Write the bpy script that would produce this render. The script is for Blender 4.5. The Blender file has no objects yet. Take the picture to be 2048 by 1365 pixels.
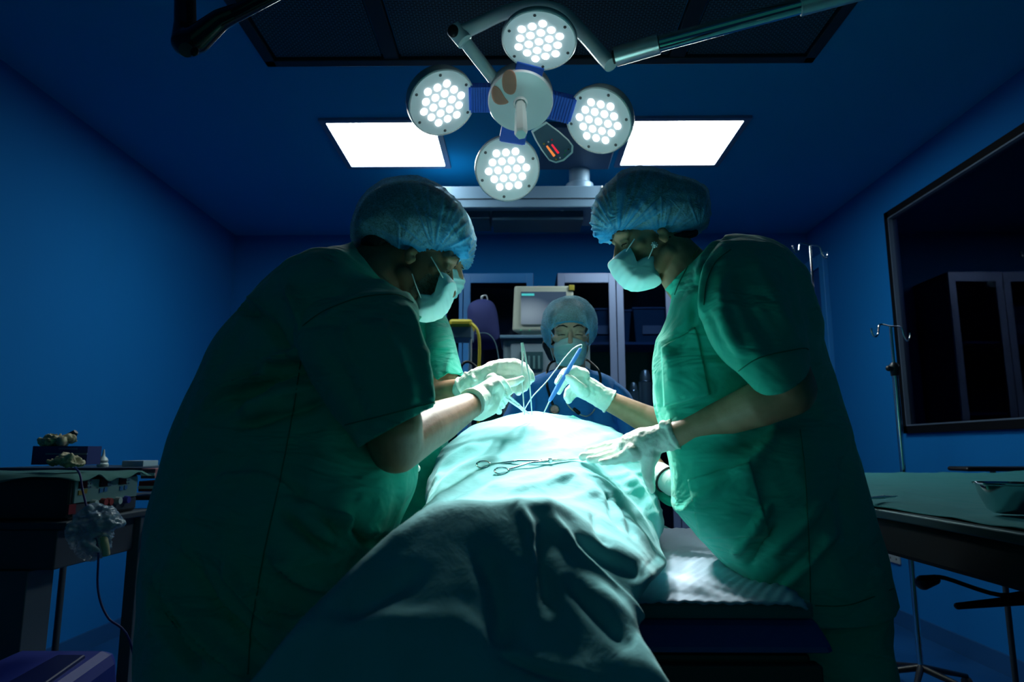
import bpy, bmesh, math, random
from mathutils import Vector, Matrix, noise, kdtree
from mathutils.bvhtree import BVHTree
random.seed(7)
V = Vector
sc = bpy.context.scene
COL = sc.collection

# ------------------------------------------------------------------ camera, world, exposure
FPX = 1365.0
CAMLOC = V((0, 0, 1.1))
cam_data = bpy.data.cameras.new('camera')
cam = bpy.data.objects.new('camera', cam_data)
COL.objects.link(cam)
cam.location = CAMLOC
cam.rotation_euler = (math.radians(90 + 9.07), 0, math.radians(0.75))
cam_data.sensor_width = 36
cam_data.lens = FPX / 2048 * 36
cam_data.clip_start = 0.02
cam_data.dof.use_dof = True
cam_data.dof.focus_distance = 1.62
cam_data.dof.aperture_fstop = 4.5
sc.camera = cam
CR = cam.rotation_euler.to_matrix()

world = bpy.data.worlds.new('world')
sc.world = world
world.use_nodes = True
world.node_tree.nodes['Background'].inputs[0].default_value = (0.03, 0.42, 0.40, 1)
world.node_tree.nodes['Background'].inputs[1].default_value = 0.12
sc.view_settings.view_transform = 'Standard'
sc.view_settings.look = 'None'
sc.view_settings.exposure = 0.0
sc.view_settings.gamma = 1.0
sc.view_settings.use_curve_mapping = False
PANEL_EMIT = 23.0
SPOT_W = 100.0
LED_EMIT = 6.0

def ray(px, py):
    return CR @ V(((px - 1024) / FPX, (682.5 - py) / FPX, -1))
def P(px, py, y):
    d = ray(px, py); return CAMLOC + d * (y / d.y)
def onz(px, py, z):
    d = ray(px, py); return CAMLOC + d * ((z - 1.1) / d.z)
def onx(px, py, x):
    d = ray(px, py); return CAMLOC + d * (x / d.x)
def onplane(px, py, p0, n):
    d = ray(px, py); return CAMLOC + d * ((p0 - CAMLOC).dot(n) / d.dot(n))
CRT = CR.transposed()
def pix(v):
    q = CRT @ (V(v) - CAMLOC); return (1024 + FPX * q.x / -q.z, 682.5 - FPX * q.y / -q.z)

# ------------------------------------------------------------------ materials
MATS = {}
def mat(name, color=(.5, .5, .5), rough=.5, metal=0.0, emit=None, estr=0, sss=0, sheen=0, coat=0, alpha=1, spec=None):
    if name in MATS: return MATS[name]
    m = bpy.data.materials.new(name); m.use_nodes = True
    b = m.node_tree.nodes['Principled BSDF']
    b.inputs['Base Color'].default_value = (*color, 1)
    b.inputs['Roughness'].default_value = rough
    b.inputs['Metallic'].default_value = metal
    if spec is not None: b.inputs['Specular IOR Level'].default_value = spec
    if emit: 
        b.inputs['Emission Color'].default_value = (*emit, 1); b.inputs['Emission Strength'].default_value = estr
    if sss:
        b.inputs['Subsurface Weight'].default_value = sss
        b.inputs['Subsurface Radius'].default_value = (1, .4, .25); b.inputs['Subsurface Scale'].default_value = .008
    if sheen: b.inputs['Sheen Weight'].default_value = sheen
    if coat: b.inputs['Coat Weight'].default_value = coat
    b.inputs['Alpha'].default_value = alpha
    MATS[name] = m
    return m
def nodes(m): return m.node_tree.nodes, m.node_tree.links, m.node_tree.nodes['Principled BSDF']
def add_bump(m, layers, dist=.01):
    """layers: (scale vec, noise scale, detail, strength)"""
    N, L, b = nodes(m)
    tc = N.new('ShaderNodeTexCoord'); prev = None
    for sv, ns, det, st, *dd in layers:
        mp = N.new('ShaderNodeMapping'); mp.inputs['Scale'].default_value = sv
        L.new(tc.outputs['Object'], mp.inputs[0])
        t = N.new('ShaderNodeTexNoise'); t.inputs['Scale'].default_value = ns; t.inputs['Detail'].default_value = det
        t.inputs['Distortion'].default_value = .6
        L.new(mp.outputs[0], t.inputs['Vector'])
        bp = N.new('ShaderNodeBump'); bp.inputs['Strength'].default_value = st
        bp.inputs['Distance'].default_value = dd[0] if dd else dist
        L.new(t.outputs['Fac'], bp.inputs['Height'])
        if prev: L.new(prev.outputs[0], bp.inputs['Normal'])
        prev = bp
    L.new(prev.outputs[0], b.inputs['Normal'])
    return m
def vary(m, c1, c2, scale=6, detail=4, vec=(1, 1, 1)):
    N, L, b = nodes(m)
    tc = N.new('ShaderNodeTexCoord'); mp = N.new('ShaderNodeMapping'); mp.inputs['Scale'].default_value = vec
    t = N.new('ShaderNodeTexNoise'); t.inputs['Scale'].default_value = scale; t.inputs['Detail'].default_value = detail
    r = N.new('ShaderNodeValToRGB'); r.color_ramp.elements[0].color = (*c1, 1); r.color_ramp.elements[1].color = (*c2, 1)
    r.color_ramp.elements[0].position = .35; r.color_ramp.elements[1].position = .65
    L.new(tc.outputs['Object'], mp.inputs[0]); L.new(mp.outputs[0], t.inputs['Vector'])
    L.new(t.outputs['Fac'], r.inputs[0]); L.new(r.outputs[0], b.inputs['Base Color'])
    return m

wall_m = add_bump(mat('wall_paint', (0.003, .135, .41), .85, spec=.12), [((1, 1, 1), 40, 3, .05)])
ceil_m = add_bump(mat('ceiling_paint', (0.004, .27, .55), .85, spec=.12), [((1, 1, 1), 30, 3, .05)])
floor_m = vary(mat('floor_vinyl', (0.01, .06, .2), .3), (.004, .05, .17), (.008, .07, .22), 3)
GREEN = (.01, .52, .37)
scrub_m = add_bump(mat('green_scrub_cloth', GREEN, .85, sheen=.15), [((1, 1, 2.2), 7, 3, .8, .03), ((1, 1, 1), 24, 4, .4, .006), ((1, 1, 1), 900, 1, .15, .0006)])
scrubb_m = add_bump(mat('blue_scrub_cloth', (.03, .34, .98), .85, sheen=.15), [((1, 1, 2), 8, 3, .5, .02), ((1, 1, 1), 700, 1, .15, .0006)])
drape_m = add_bump(mat('drape_cloth', (.2, .6, .57), .9, sheen=.1), [((1, 1, 1), 14, 4, .35, .012), ((1, 1, 1), 45, 4, .2, .004), ((1, 1, 1), 800, 1, .2, .0006)])
vary(drape_m, (.15, .50, .53), (.22, .60, .64), 9, 5)
skin_dark = vary(add_bump(mat('skin_brown', (.30, .16, .09), .5, sss=.12), [((1, 1, 1), 260, 3, .25, .0015)]), (.20, .105, .055), (.27, .145, .08), 30)
skin_light = vary(add_bump(mat('skin_light', (.62, .40, .28), .5, sss=.12), [((1, 1, 1), 260, 3, .2, .0012)]), (.68, .44, .32), (.78, .53, .39), 30)
skin_tan = vary(add_bump(mat('skin_tan', (.42, .25, .15), .5, sss=.12), [((1, 1, 1), 260, 3, .2, .0012)]), (.38, .22, .125), (.47, .28, .17), 30)
glove_m = add_bump(mat('latex_glove', (.80, .86, .78), .38, sss=.1), [((1, 1, 1), 70, 4, .45, .003), ((2, 1, 1), 180, 3, .25, .001)])
mask_m = add_bump(mat('mask_paper', (.55, .88, .90), .8, sss=.1), [((1, 1, 1), 60, 3, .2, .002), ((1, 1, 1), 900, 1, .2, .0005)])
white_m = mat('white_plastic', (.75, .82, .80), .35)
strap_m = mat('mask_elastic', (.85, .9, .9), .7)
hair_m = add_bump(mat('dark_hair', (.012, .010, .010), .5), [((1, 1, 1), 120, 4, .8, .004)])
beard_m = mat('grey_beard', (.42, .38, .32), .6)
eye_m = mat('eye_white', (.7, .68, .65), .15)
iris_m = mat('iris', (.02, .01, .006), .1)
brow_m = mat('eyebrow', (.02, .015, .012), .7)
steel_m = mat('steel', (.72, .78, .78), .3, .75)
instr_m = mat('instrument_steel', (.85, .90, .90), .35, .35)
chrome_m = mat('chrome', (.7, .76, .76), .1, 1)
black_m = mat('black_plastic', (.006, .007, .009), .4)
blackgl_m = mat('black_gloss', (.004, .006, .008), .22, coat=.4)
dkmetal_m = mat('dark_grey_metal', (.03, .045, .06), .5, .3)
lampwhite_m = mat('lamp_enamel', (.85, .92, .92), .22, coat=.4)
lampface_m = mat('lamp_face_glass', (.78, .84, .90), .35, coat=.3, emit=(.6, .9, .9), estr=.13)  # faint emission added, standing in for LED light scattered in the glass
led_m = mat('led_lit', (1, 1, 1), .5, emit=(.95, 1, 1), estr=LED_EMIT)
bluebel_m = mat('blue_bellows', (.004, .10, .60), .45)
tape_m = add_bump(mat('brown_tape', (.50, .24, .16), .65), [((1, 1, 1), 45, 4, .7, .004)])
panel_m = mat('light_panel_glow', (1, 1, 1), .5, emit=(.85, 1, .98), estr=PANEL_EMIT)
frame_m = mat('blue_grey_frame', (.10, .16, .30), .5)
pend_m = mat('pendant_metal', (.16, .27, .40), .4, .1)
cabframe_m = mat('cabinet_aluminium', (.20, .27, .46), .4, .3)
cabblue_m = mat('cabinet_blue', (.02, .20, .52), .45)
glassdark_m = mat('dark_cabinet_glass', (.002, .004, .012), .12, spec=.4)
beige_m = mat('beige_plastic', (.34, .38, .33), .5)
yellow_m = mat('yellow_plastic', (.45, .38, .02), .5)
navy_m = mat('navy_fabric', (.004, .012, .10), .85)
darkblue_m = mat('deep_blue_plastic', (.003, .015, .22), .55)
rubber_m = mat('black_rubber', (.004, .004, .005), .5)

# ------------------------------------------------------------------ mesh helpers
def link(me, name, m, parent=None, smooth=True):
    o = bpy.data.objects.new(name, me); COL.objects.link(o)
    if m:
        me.materials.clear(); me.materials.append(m)
    if smooth and len(me.polygons): me.polygons.foreach_set('use_smooth', [True] * len(me.polygons))
    if parent is not None:
        o.parent = parent; o.matrix_parent_inverse = parent.matrix_world.inverted() if False else Matrix.Translation(-parent.location) if parent.type == 'EMPTY' else Matrix.Identity(4)
    return o
def tag(o, label, cat, group=None, kind=None):
    o['label'] = label; o['category'] = cat
    if group: o['group'] = group
    if kind: o['kind'] = kind
    return o
def empty(name, loc, label, cat, group=None):
    o = bpy.data.objects.new(name, None); COL.objects.link(o); o.location = loc; o.empty_display_size = .05
    return tag(o, label, cat, group)
def struct(o): o['kind'] = 'structure'; return o

class MB:
    """collects shapes into one mesh"""
    def __init__(s): s.v = []; s.f = []
    def add(s, vs, fs):
        n = len(s.v); s.v += [V(v) for v in vs]; s.f += [tuple(i + n for i in f) for f in fs]; return s
    def box(s, a, b, M=None):
        a, b = V(a), V(b)
        vs = [V((x, y, z)) for z in (a.z, b.z) for y in (a.y, b.y) for x in (a.x, b.x)]
        if M: vs = [M @ v for v in vs]
        return s.add(vs, [(0, 2, 3, 1), (4, 5, 7, 6), (0, 1, 5, 4), (2, 6, 7, 3), (0, 4, 6, 2), (1, 3, 7, 5)])
    def cyl(s, p, q, r1, r2=None, n=24):
        r2 = r1 if r2 is None else r2
        return s.tube([(p, r1), (q, r2)], n)
    def tube(s, pts, n=16, caps=True):
        """pts: (Vector, radius) along a path"""
        ps = [V(p) for p, r in pts]; rs = [r for p, r in pts]
        t0 = (ps[1] - ps[0]).normalized()
        u = t0.orthogonal().normalized(); vs = []
        for i, p in enumerate(ps):
            if i == 0: t = t0
            elif i == len(ps) - 1: t = (ps[i] - ps[i - 1]).normalized()
            else: t = ((ps[i + 1] - p).normalized() + (p - ps[i - 1]).normalized()).normalized()
            u = (u - t * u.dot(t)).normalized(); w = t.cross(u)
            for k in range(n):
                a = 2 * math.pi * k / n
                vs.append(p + (u * math.cos(a) + w * math.sin(a)) * rs[i])
        fs = [(i * n + k, i * n + (k + 1) % n, (i + 1) * n + (k + 1) % n, (i + 1) * n + k) for i in range(len(ps) - 1) for k in range(n)]
        if caps: fs += [tuple(range(n - 1, -1, -1)), tuple((len(ps) - 1) * n + k for k in range(n))]
        return s.add(vs, fs)
    def sphere(s, c, r, M=None, nu=16, nv=10):
        c = V(c); r = V((r, r, r)) if not hasattr(r, '__len__') else V(r)
        vs = []
        for j in range(1, nv):
            th = math.pi * j / nv
            for i in range(nu):
                ph = 2 * math.pi * i / nu
                vs.append(V((math.sin(th) * math.cos(ph) * r.x, math.sin(th) * math.sin(ph) * r.y, math.cos(th) * r.z)))
        vs += [V((0, 0, r.z)), V((0, 0, -r.z))]
        if M: vs = [M @ v for v in vs]
        vs = [v + c for v in vs]
        fs = [((j) * nu + i, (j + 1) * nu + i, (j + 1) * nu + (i + 1) % nu, j * nu + (i + 1) % nu) for j in range(nv - 2) for i in range(nu)]
        T = len(vs) - 2
        fs += [(T, i, (i + 1) % nu) for i in range(nu)] + [(T + 1, (nv - 2) * nu + (i + 1) % nu, (nv - 2) * nu + i) for i in range(nu)]
        return s.add(vs, fs)
    def chain(s, pts, n=14):
        """tapered limb: spheres joined by cones; pts: (pos, r)"""
        for p, r in pts: s.sphere(p, r, None, n, 8)
        for (p, r), (q, t) in zip(pts, pts[1:]):
            if (V(q) - V(p)).length > 1e-5: s.tube([(p, r), (q, t)], n)
        return s
    def torus(s, c, R, r, ax, n=32, k=8, M2=None, squash=1.0):
        ax = V(ax).normalized(); u = ax.orthogonal().normalized() if M2 is None else V(M2).normalized(); w = ax.cross(u); c = V(c)
        vs = []
        for i in range(n):
            a = 2 * math.pi * i / n; d = u * math.cos(a) + w * math.sin(a) * squash
            for j in range(k):
                b = 2 * math.pi * j / k
                vs.append(c + d * R + (d * math.cos(b) + ax * math.sin(b)) * r)
        return s.add(vs, [(i * k + j, i * k + (j + 1) % k, ((i + 1) % n) * k + (j + 1) % k, ((i + 1) % n) * k + j) for i in range(n) for j in range(k)])
    def lathe(s, prof, M=None, n=40):
        """prof: (r, z) list"""
        vs = []
        for r, z in prof:
            for k in range(n):
                a = 2 * math.pi * k / n; v = V((r * math.cos(a), r * math.sin(a), z)); vs.append(M @ v if M else v)
        fs = [(i * n + k, i * n + (k + 1) % n, (i + 1) * n + (k + 1) % n, (i + 1) * n + k) for i in range(len(prof) - 1) for k in range(n)]
        return s.add(vs, fs)
    def mesh(s, name='m'):
        me = bpy.data.meshes.new(name); me.from_pydata([tuple(v) for v in s.v], [], s.f); me.update()
        bm = bmesh.new(); bm.from_mesh(me); bmesh.ops.recalc_face_normals(bm, faces=bm.faces); bm.to_mesh(me); bm.free()
        return me
    def build(s, name, m, parent=None, smooth=False, bevel=0, sharp=None):
        o = link(s.mesh(name), name, m, parent, smooth)
        if bevel:
            b = o.modifiers.new('bevel', 'BEVEL'); b.width = bevel; b.segments = 2; b.limit_method = 'ANGLE'; b.angle_limit = .6
        if smooth: 
            try: o.data.set_sharp_from_angle(angle=math.radians(sharp or 40))
            except Exception: pass
        return o

def cat1(pts, n, closed=False):
    """Catmull-Rom through tuples (any dimension) -> n samples"""
    P_ = [tuple(p) for p in pts]; m = len(P_); out = []
    segs = m if closed else m - 1
    for i in range(n):
        t = i / n * segs if closed else i / (n - 1) * segs
        k = min(int(t), segs - 1); u = t - k
        def g(j):
            if closed: return P_[j % m]
            return P_[max(0, min(m - 1, j))]
        a, b, c, d = g(k - 1), g(k), g(k + 1), g(k + 2)
        out.append(tuple(.5 * ((2 * b[q]) + (-a[q] + c[q]) * u + (2 * a[q] - 5 * b[q] + 4 * c[q] - d[q]) * u * u + (-a[q] + 3 * b[q] - 3 * c[q] + d[q]) * u ** 3) for q in range(len(b))))
    return out
def path(pts, n, r):
    """smooth tube path from points"""
    return [(V(p), r) for p in cat1([tuple(V(p)) for p in pts], n)]

def evaluated(me, mods):
    o = bpy.data.objects.new('tmp', me); COL.objects.link(o)
    for t, kw in mods:
        md = o.modifiers.new(t, t)
        for k, v in kw.items(): setattr(md, k, v)
    dg = bpy.context.evaluated_depsgraph_get(); dg.update()
    r = bpy.data.meshes.new_from_object(o.evaluated_get(dg))
    bpy.data.objects.remove(o); bpy.data.meshes.remove(me)
    return r
def fuse(mb, voxel=.004, smooth=4, fac=.5):
    mods = [('REMESH', dict(mode='VOXEL', voxel_size=voxel, use_smooth_shade=True))]
    if smooth: mods.append(('SMOOTH', dict(factor=fac, iterations=smooth)))
    return evaluated(mb.mesh(), mods)

def sil_loft(mb, levels, nseg=56, nlev=60, power=2.4, caps=True):
    """levels: (pxL,pyL,pxR,pyR,Y,half depth): solid with that side outline"""
    L3 = []
    for a, b, c, d, Y, h in levels:
        l, r = P(a, b, Y), P(c, d, Y); L3.append((*l, *r, h))
    S = cat1(L3, nlev)
    vs = []
    for s in S:
        l, r, h = V(s[:3]), V(s[3:6]), s[6]; c = (l + r) / 2; a = (r - l) / 2
        for k in range(nseg):
            t = 2 * math.pi * k / nseg; ct, st = math.cos(t), math.sin(t)
            x = math.copysign(abs(ct) ** (2 / power), ct); y = math.copysign(abs(st) ** (2 / power), st)
            kk = 1 + .8 * h * y / c.y; vs.append(V((0, c.y + h * y, 0)) + V(((c.x + a.x * x) * kk, 0, CAMLOC.z + (c.z + a.z * x - CAMLOC.z) * kk)))
    n = nseg
    fs = [(i * n + k, i * n + (k + 1) % n, (i + 1) * n + (k + 1) % n, (i + 1) * n + k) for i in range(nlev - 1) for k in range(n)]
    if caps: fs += [tuple(range(n - 1, -1, -1)), tuple((nlev - 1) * n + k for k in range(n))]
    return mb.add(vs, fs)

def lin1(pts, n):
    L_ = [math.dist(p, q) for p, q in zip(pts, pts[1:] + pts[:1])]; T_ = sum(L_); out = []
    for i in range(n):
        t = i / n * T_; k = 0
        while t > L_[k]: t -= L_[k]; k += 1
        a, b = pts[k], pts[(k + 1) % len(pts)]; u = t / L_[k]; out.append((a[0] + (b[0] - a[0]) * u, a[1] + (b[1] - a[1]) * u))
    return out
def inflate(mb, outline, Y, hd, n=96, m=18, prof=.75, center=None, tilt=0, closed=True, sharp=False):
    """puffed solid whose outline (pixels at depth Y) is given; hd half depth"""
    pts = lin1(outline, n) if sharp else cat1(outline, n, True)
    if center is None: center = (sum(p[0] for p in pts) / n, sum(p[1] for p in pts) / n)
    c = P(*center, Y); vs = []
    ring = [P(p[0], p[1], Y) - c for p in pts]
    dirY = V((0, 1, 0))
    for j in range(1, 2 * m):
        ph = -math.pi / 2 + math.pi * j / (2 * m)
        s = math.cos(ph) ** prof; y = math.copysign(abs(math.sin(ph)), ph) * hd
        for d in ring:
            vs.append(c + d * s + dirY * y + V((y * tilt, 0, 0)))
    R_ = 2 * m - 1
    fs = [(i * n + k, i * n + (k + 1) % n, (i + 1) * n + (k + 1) % n, (i + 1) * n + k) for i in range(R_ - 1) for k in range(n)]
    b = len(vs); vs += [c - dirY * hd - V((hd * tilt, 0, 0)), c + dirY * hd + V((hd * tilt, 0, 0))]
    fs += [(b, (k + 1) % n, k) for k in range(n)] + [(b + 1, (R_ - 1) * n + k, (R_ - 1) * n + (k + 1) % n) for k in range(n)]
    return mb.add(vs, fs)

def edit(me, fn):
    bm = bmesh.new(); bm.from_mesh(me); bm.normal_update(); fn(bm); bm.normal_update(); bm.to_mesh(me); bm.free(); me.update(); return me
def cut(me, p, n, center=None, rad=1e9):
    """remove what lies beyond plane (p, n), only within rad of center"""
    p, n = V(p), V(n).normalized(); center = V(center) if center is not None else p
    def fn(bm):
        def near(v): return (v.co - center).length < rad
        fs = [f for f in bm.faces if all(near(v) for v in f.verts)]
        geom = list({v for f in fs for v in f.verts}) + list({e for f in fs for e in f.edges}) + fs
        bmesh.ops.bisect_plane(bm, geom=geom, plane_co=p, plane_no=n, dist=1e-5)
        kill = [f for f in bm.faces if (f.calc_center_median() - p).dot(n) > 0 and (f.calc_center_median() - center).length < rad]
        bmesh.ops.delete(bm, geom=kill, context='FACES')
    return edit(me, fn)
GAIN = 1.4
def creases(me, lines, facing=True):
    """lines: (pixel polyline, width px, amplitude m)"""
    segs = []
    for pl, w, amp in lines:
        amp *= GAIN if facing else 1
        pts = cat1(pl, max(2, len(pl) * 4)); L_ = len(pts) - 1
        for i, (a, b) in enumerate(zip(pts, pts[1:])): segs.append((a, b, w, amp, i / L_, (i + 1) / L_, id(pl)))
    def fn(bm):
        for v in bm.verts:
            if facing and v.normal.dot(CAMLOC - v.co) < 0: continue
            x, y = pix(v.co); best = {}
            for a, b, w, amp, t0, t1, k in segs:
                mx, my = (a[0] + b[0]) / 2, (a[1] + b[1]) / 2
                if abs(x - mx) > 3 * w + abs(a[0] - b[0]) or abs(y - my) > 3 * w + abs(a[1] - b[1]): continue
                dx, dy = b[0] - a[0], b[1] - a[1]; q = max(0, min(1, ((x - a[0]) * dx + (y - a[1]) * dy) / (dx * dx + dy * dy + 1e-9)))
                d = math.hypot(x - a[0] - q * dx, y - a[1] - q * dy) / w
                s = t0 + (t1 - t0) * q; val = amp * math.exp(-d * d) * min(1, 4 * s + .15, 4 * (1 - s) + .15)
                if abs(val) > abs(best.get(k, 0)): best[k] = val
            if best: v.co += v.normal * sum(best.values())
    return edit(me, fn)
def ripple(me, scale=(6, 6, 6), amp=.006, octaves=3, ridged=False, off=0):
    def fn(bm):
        new = []
        for v in bm.verts:
            q = V((v.co.x * scale[0] + off, v.co.y * scale[1], v.co.z * scale[2]))
            t = noise.fractal(q, .8, 2.0, octaves)
            if ridged: t = .5 - abs(t) * 1.6
            new.append(v.co + v.normal * t * amp)
        for v, c in zip(bm.verts, new): v.co = c
    return edit(me, fn)
def cloth_obj(me, name, m, parent, thick=.002, smooth=True):
    o = link(me, name, m, parent, smooth)
    s = o.modifiers.new('solid', 'SOLIDIFY'); s.thickness = thick; s.offset = -1
    return o

# ------------------------------------------------------------------ room shell
XL, XR, YB, ZC = -2.42, 2.40, 5.55, 2.9
def plane_box(name, a, b, m): return struct(MB().box(a, b).build(name, m))
plane_box('floor', (XL - .1, -2.5, -.1), (XR + .1, YB + .1, 0), floor_m)
plane_box('ceiling', (XL - .1, -2.5, ZC), (XR + .1, YB + .1, ZC + .1), ceil_m)
plane_box('wall_back', (XL - .1, YB, 0), (XR + .1, YB + .1, ZC), wall_m)
plane_box('wall_left', (XL - .1, -2.5, 0), (XL, YB, ZC), wall_m)
# right wall with window opening
wt = 2.63; wb = 1.20; wy1 = 4.32; wy0 = 2.1
w = MB()
w.box((XR, -2.5, 0), (XR + .12, YB, wb)); w.box((XR, -2.5, wt), (XR + .12, YB, ZC)); w.box((XR, wy1, wb), (XR + .12, YB, wt)); w.box((XR, -2.5, wb), (XR + .12, wy0, wt))
struct(w.build('wall_right', wall_m))
# floor to wall cove trim
struct(MB().box((XR - .012, -1, 0), (XR, YB, .1)).build('baseboard_right', mat('cove_blue', (.006, .07, .22), .5)))
struct(MB().box((XL, -1, 0), (XL + .012, YB, .1)).build('baseboard_left', MATS['cove_blue']))
# window
wn = MB(); f_ = .045
for a, b in (((wy0, wb), (wy1, wb + f_)), ((wy0, wt - f_), (wy1, wt)), ((wy0, wb), (wy0 + f_, wt)), ((wy1 - f_, wb), (wy1, wt))):
    wn.box((XR - .02, a[0], a[1]), (XR + .03, b[0], b[1]))
wo = struct(wn.build('window_1', mat('window_rubber', (.002, .003, .005), .7, spec=.1)))
wi = MB(); g = .053
for a, b in (((wy0 + f_, wb + f_), (wy1 - f_, wb + g)), ((wy0 + f_, wt - g), (wy1 - f_, wt - f_)), ((wy0 + f_, wb + g), (wy0 + g, wt - g)), ((wy1 - g, wb + g), (wy1 - f_, wt - g))):
    wi.box((XR - .022, a[0], a[1]), (XR + .02, b[0], b[1]))
wi.build('window_bead', mat('window_alu', (.10, .14, .20), .5, .3), wo)
gm = mat('window_glass', (.6, .75, .9), .02, spec=.8)
N, L, b = nodes(gm)
tr = N.new('ShaderNodeBsdfTransparent'); tr.inputs[0].default_value = (.35, .42, .5, 1); gl = N.new('ShaderNodeBsdfGlossy'); gl.inputs['Roughness'].default_value = .02
gl.inputs[0].default_value = (.75, .8, 1, 1)
fr = N.new('ShaderNodeFresnel'); fr.inputs[0].default_value = 1.6; mx = N.new('ShaderNodeMixShader')
L.new(fr.outputs[0], mx.inputs[0]); L.new(tr.outputs[0], mx.inputs[1]); L.new(gl.outputs[0], mx.inputs[2]); L.new(mx.outputs[0], N['Material Output'].inputs[0])
MB().box((XR + .004, wy0 + .03, wb + .03), (XR + .01, wy1 - .03, wt - .03)).build('pane', gm, wo)
MB().box((XR + .35, wy0 - .5, wb - .3), (XR + .37, wy1 + .5, wt + .3)).build('recess_back', mat('dark_beyond', (.003, .006, .02), .8), wo)
rs = MB(); rs.box((XR + .12, wy1 - .005, wb - .01), (XR + .35, wy1 + .05, wt + .01)); rs.box((XR + .12, wy0 - .1, wb - .05), (XR + .35, wy1 + .1, wb)); rs.box((XR + .12, wy0 - .1, wt), (XR + .35, wy1 + .1, wt + .05))
rs.build('reveal', mat('reveal_paint', (.01, .05, .09), .7), wo)
bl = MB()
zz = wb + .03
while zz < wt - .05:
    bl.add([(XR + .20, wy0, zz), (XR + .20, wy1 - .22, zz), (XR + .225, wy1 - .22, zz + .017), (XR + .225, wy0, zz + .017)], [(0, 1, 2, 3)]); zz += .021
blo = bl.build('venetian_blind', mat('blind_slats', (.012, .018, .07), .5)); tag(blo, 'dark venetian blind hanging behind the wall window glass', 'blind')
bc = MB()
for yy in (2.5, 3.0, 3.5, 4.0): bc.box((XR + .19, yy, wb + .02), (XR + .195, yy + .012, wt - .02))
bc.box((XR + .19, wy0, wt - .06), (XR + .24, wy1 - .2, wt - .02)); bc.build('blind_ladder_tape', mat('blind_tape', (.02, .03, .08), .7), blo)
# tall door / frame on the right wall, seen edge-on
dt = 2.63
d = MB(); d.box((XR - .04, 5.20, 0), (XR, 5.28, dt)); d.box((XR - .04, 5.28, dt - .1), (XR, YB, dt)); 
do = struct(d.build('door_1', cabblue_m, bevel=.004))
MB().box((XR - .02, 5.28, .02), (XR - .002, YB - .01, dt - .1)).build('door_leaf', mat('door_leaf_blue', (.008, .06, .22), .5), do)
# power outlet low on the right wall
q = onx(1790, 1112, XR)
po = MB().box((XR - .012, q.y - .07, q.z - .045), (XR, q.y + .07, q.z + .045)).build('power_outlet', mat('outlet_plastic', (.25, .3, .32), .4), bevel=.003)
tag(po, 'pale double power outlet low on the right wall below the window', 'outlet')
for s in (-.035, .035):
    for a_, b_, c_, d_ in ((-.02, .008, -.014, .022), (.01, .008, .016, .022), (-.004, -.024, .004, -.012)):
        MB().box((XR - .0145, q.y + s + a_, q.z + b_), (XR - .0115, q.y + s + c_, q.z + d_)).build('slot', black_m, po)

# ------------------------------------------------------------------ ceiling light panels
def ceiling_panel(x0, x1, label):
    y0, y1 = 3.525, 4.11
    t = empty('ceiling_light_panel', ((x0 + x1) / 2, (y0 + y1) / 2, ZC), label, 'ceiling light', 'square ceiling light panels')
    MB().box((x0, y0, ZC - .012), (x1, y1, ZC - .004)).build('diffuser', panel_m, t)
    fr = MB(); w_ = .035
    for a, b in (((x0 - w_, y0 - w_), (x1 + w_, y0)), ((x0 - w_, y1), (x1 + w_, y1 + w_)), ((x0 - w_, y0), (x0, y1)), ((x1, y0), (x1 + w_, y1))):
        fr.box((*a, ZC - .016), (*b, ZC))
    fr.build('frame', frame_m, t)
ceiling_panel(-1.075, -.48, 'white glowing square ceiling panel at left, above the bearded surgeon')
ceiling_panel(.633, 1.227, 'white glowing square ceiling panel at right, above the female surgeon')

# ------------------------------------------------------------------ laminar flow vent
vm = mat('vent_perforated', (.03, .06, .08), .5, .3)
N, L, b = nodes(vm)
tc = N.new('ShaderNodeTexCoord'); br = N.new('ShaderNodeTexBrick')
br.inputs['Scale'].default_value = 22; br.inputs['Color1'].default_value = (.001, .002, .003, 1); br.inputs['Color2'].default_value = (.001, .002, .003, 1)
br.inputs['Mortar'].default_value = (.11, .24, .30, 1); br.inputs['Mortar Size'].default_value = .025; br.inputs['Brick Width'].default_value = .55; br.inputs['Row Height'].default_value = .25
L.new(tc.outputs['Object'], br.inputs['Vector']); L.new(br.outputs['Color'], b.inputs['Base Color'])
vx0, vx1, vy1 = -1.18, 1.35, 2.93
vt = empty('ceiling_vent', ((vx0 + vx1) / 2, 1.8, ZC), 'large dark perforated air vent across the ceiling above the table', 'vent')
fr = MB(); w_ = .05; vy0 = .7
for a, b in (((vx0 - .0, vy1 - w_), (vx1, vy1)), ((vx0, vy0), (vx0 + w_, vy1)), ((vx1 - w_, vy0), (vx1, vy1)), ((vx0, vy0), (vx1, vy0 + w_))):
    fr.box((*a, ZC - .035), (*b, ZC))
vdiv = [-.59, .06, .715]
for x in vdiv[::2]: fr.box((x - .035, vy0, ZC - .03), (x + .035, vy1, ZC))
fr.build('frame', mat('vent_frame', (.012, .022, .032), .5, .3), vt, bevel=.004)
for a, b in ((vx0 + w_, vdiv[0] - .035), (vdiv[0] + .035, vdiv[2] - .035), (vdiv[2] + .035, vx1 - w_)):
    MB().box((a + .01, vy0 + w_ + .01, ZC - .022), (b - .01, vy1 - w_ - .01, ZC - .012)).build('perforated_panel', vm, vt)

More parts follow.
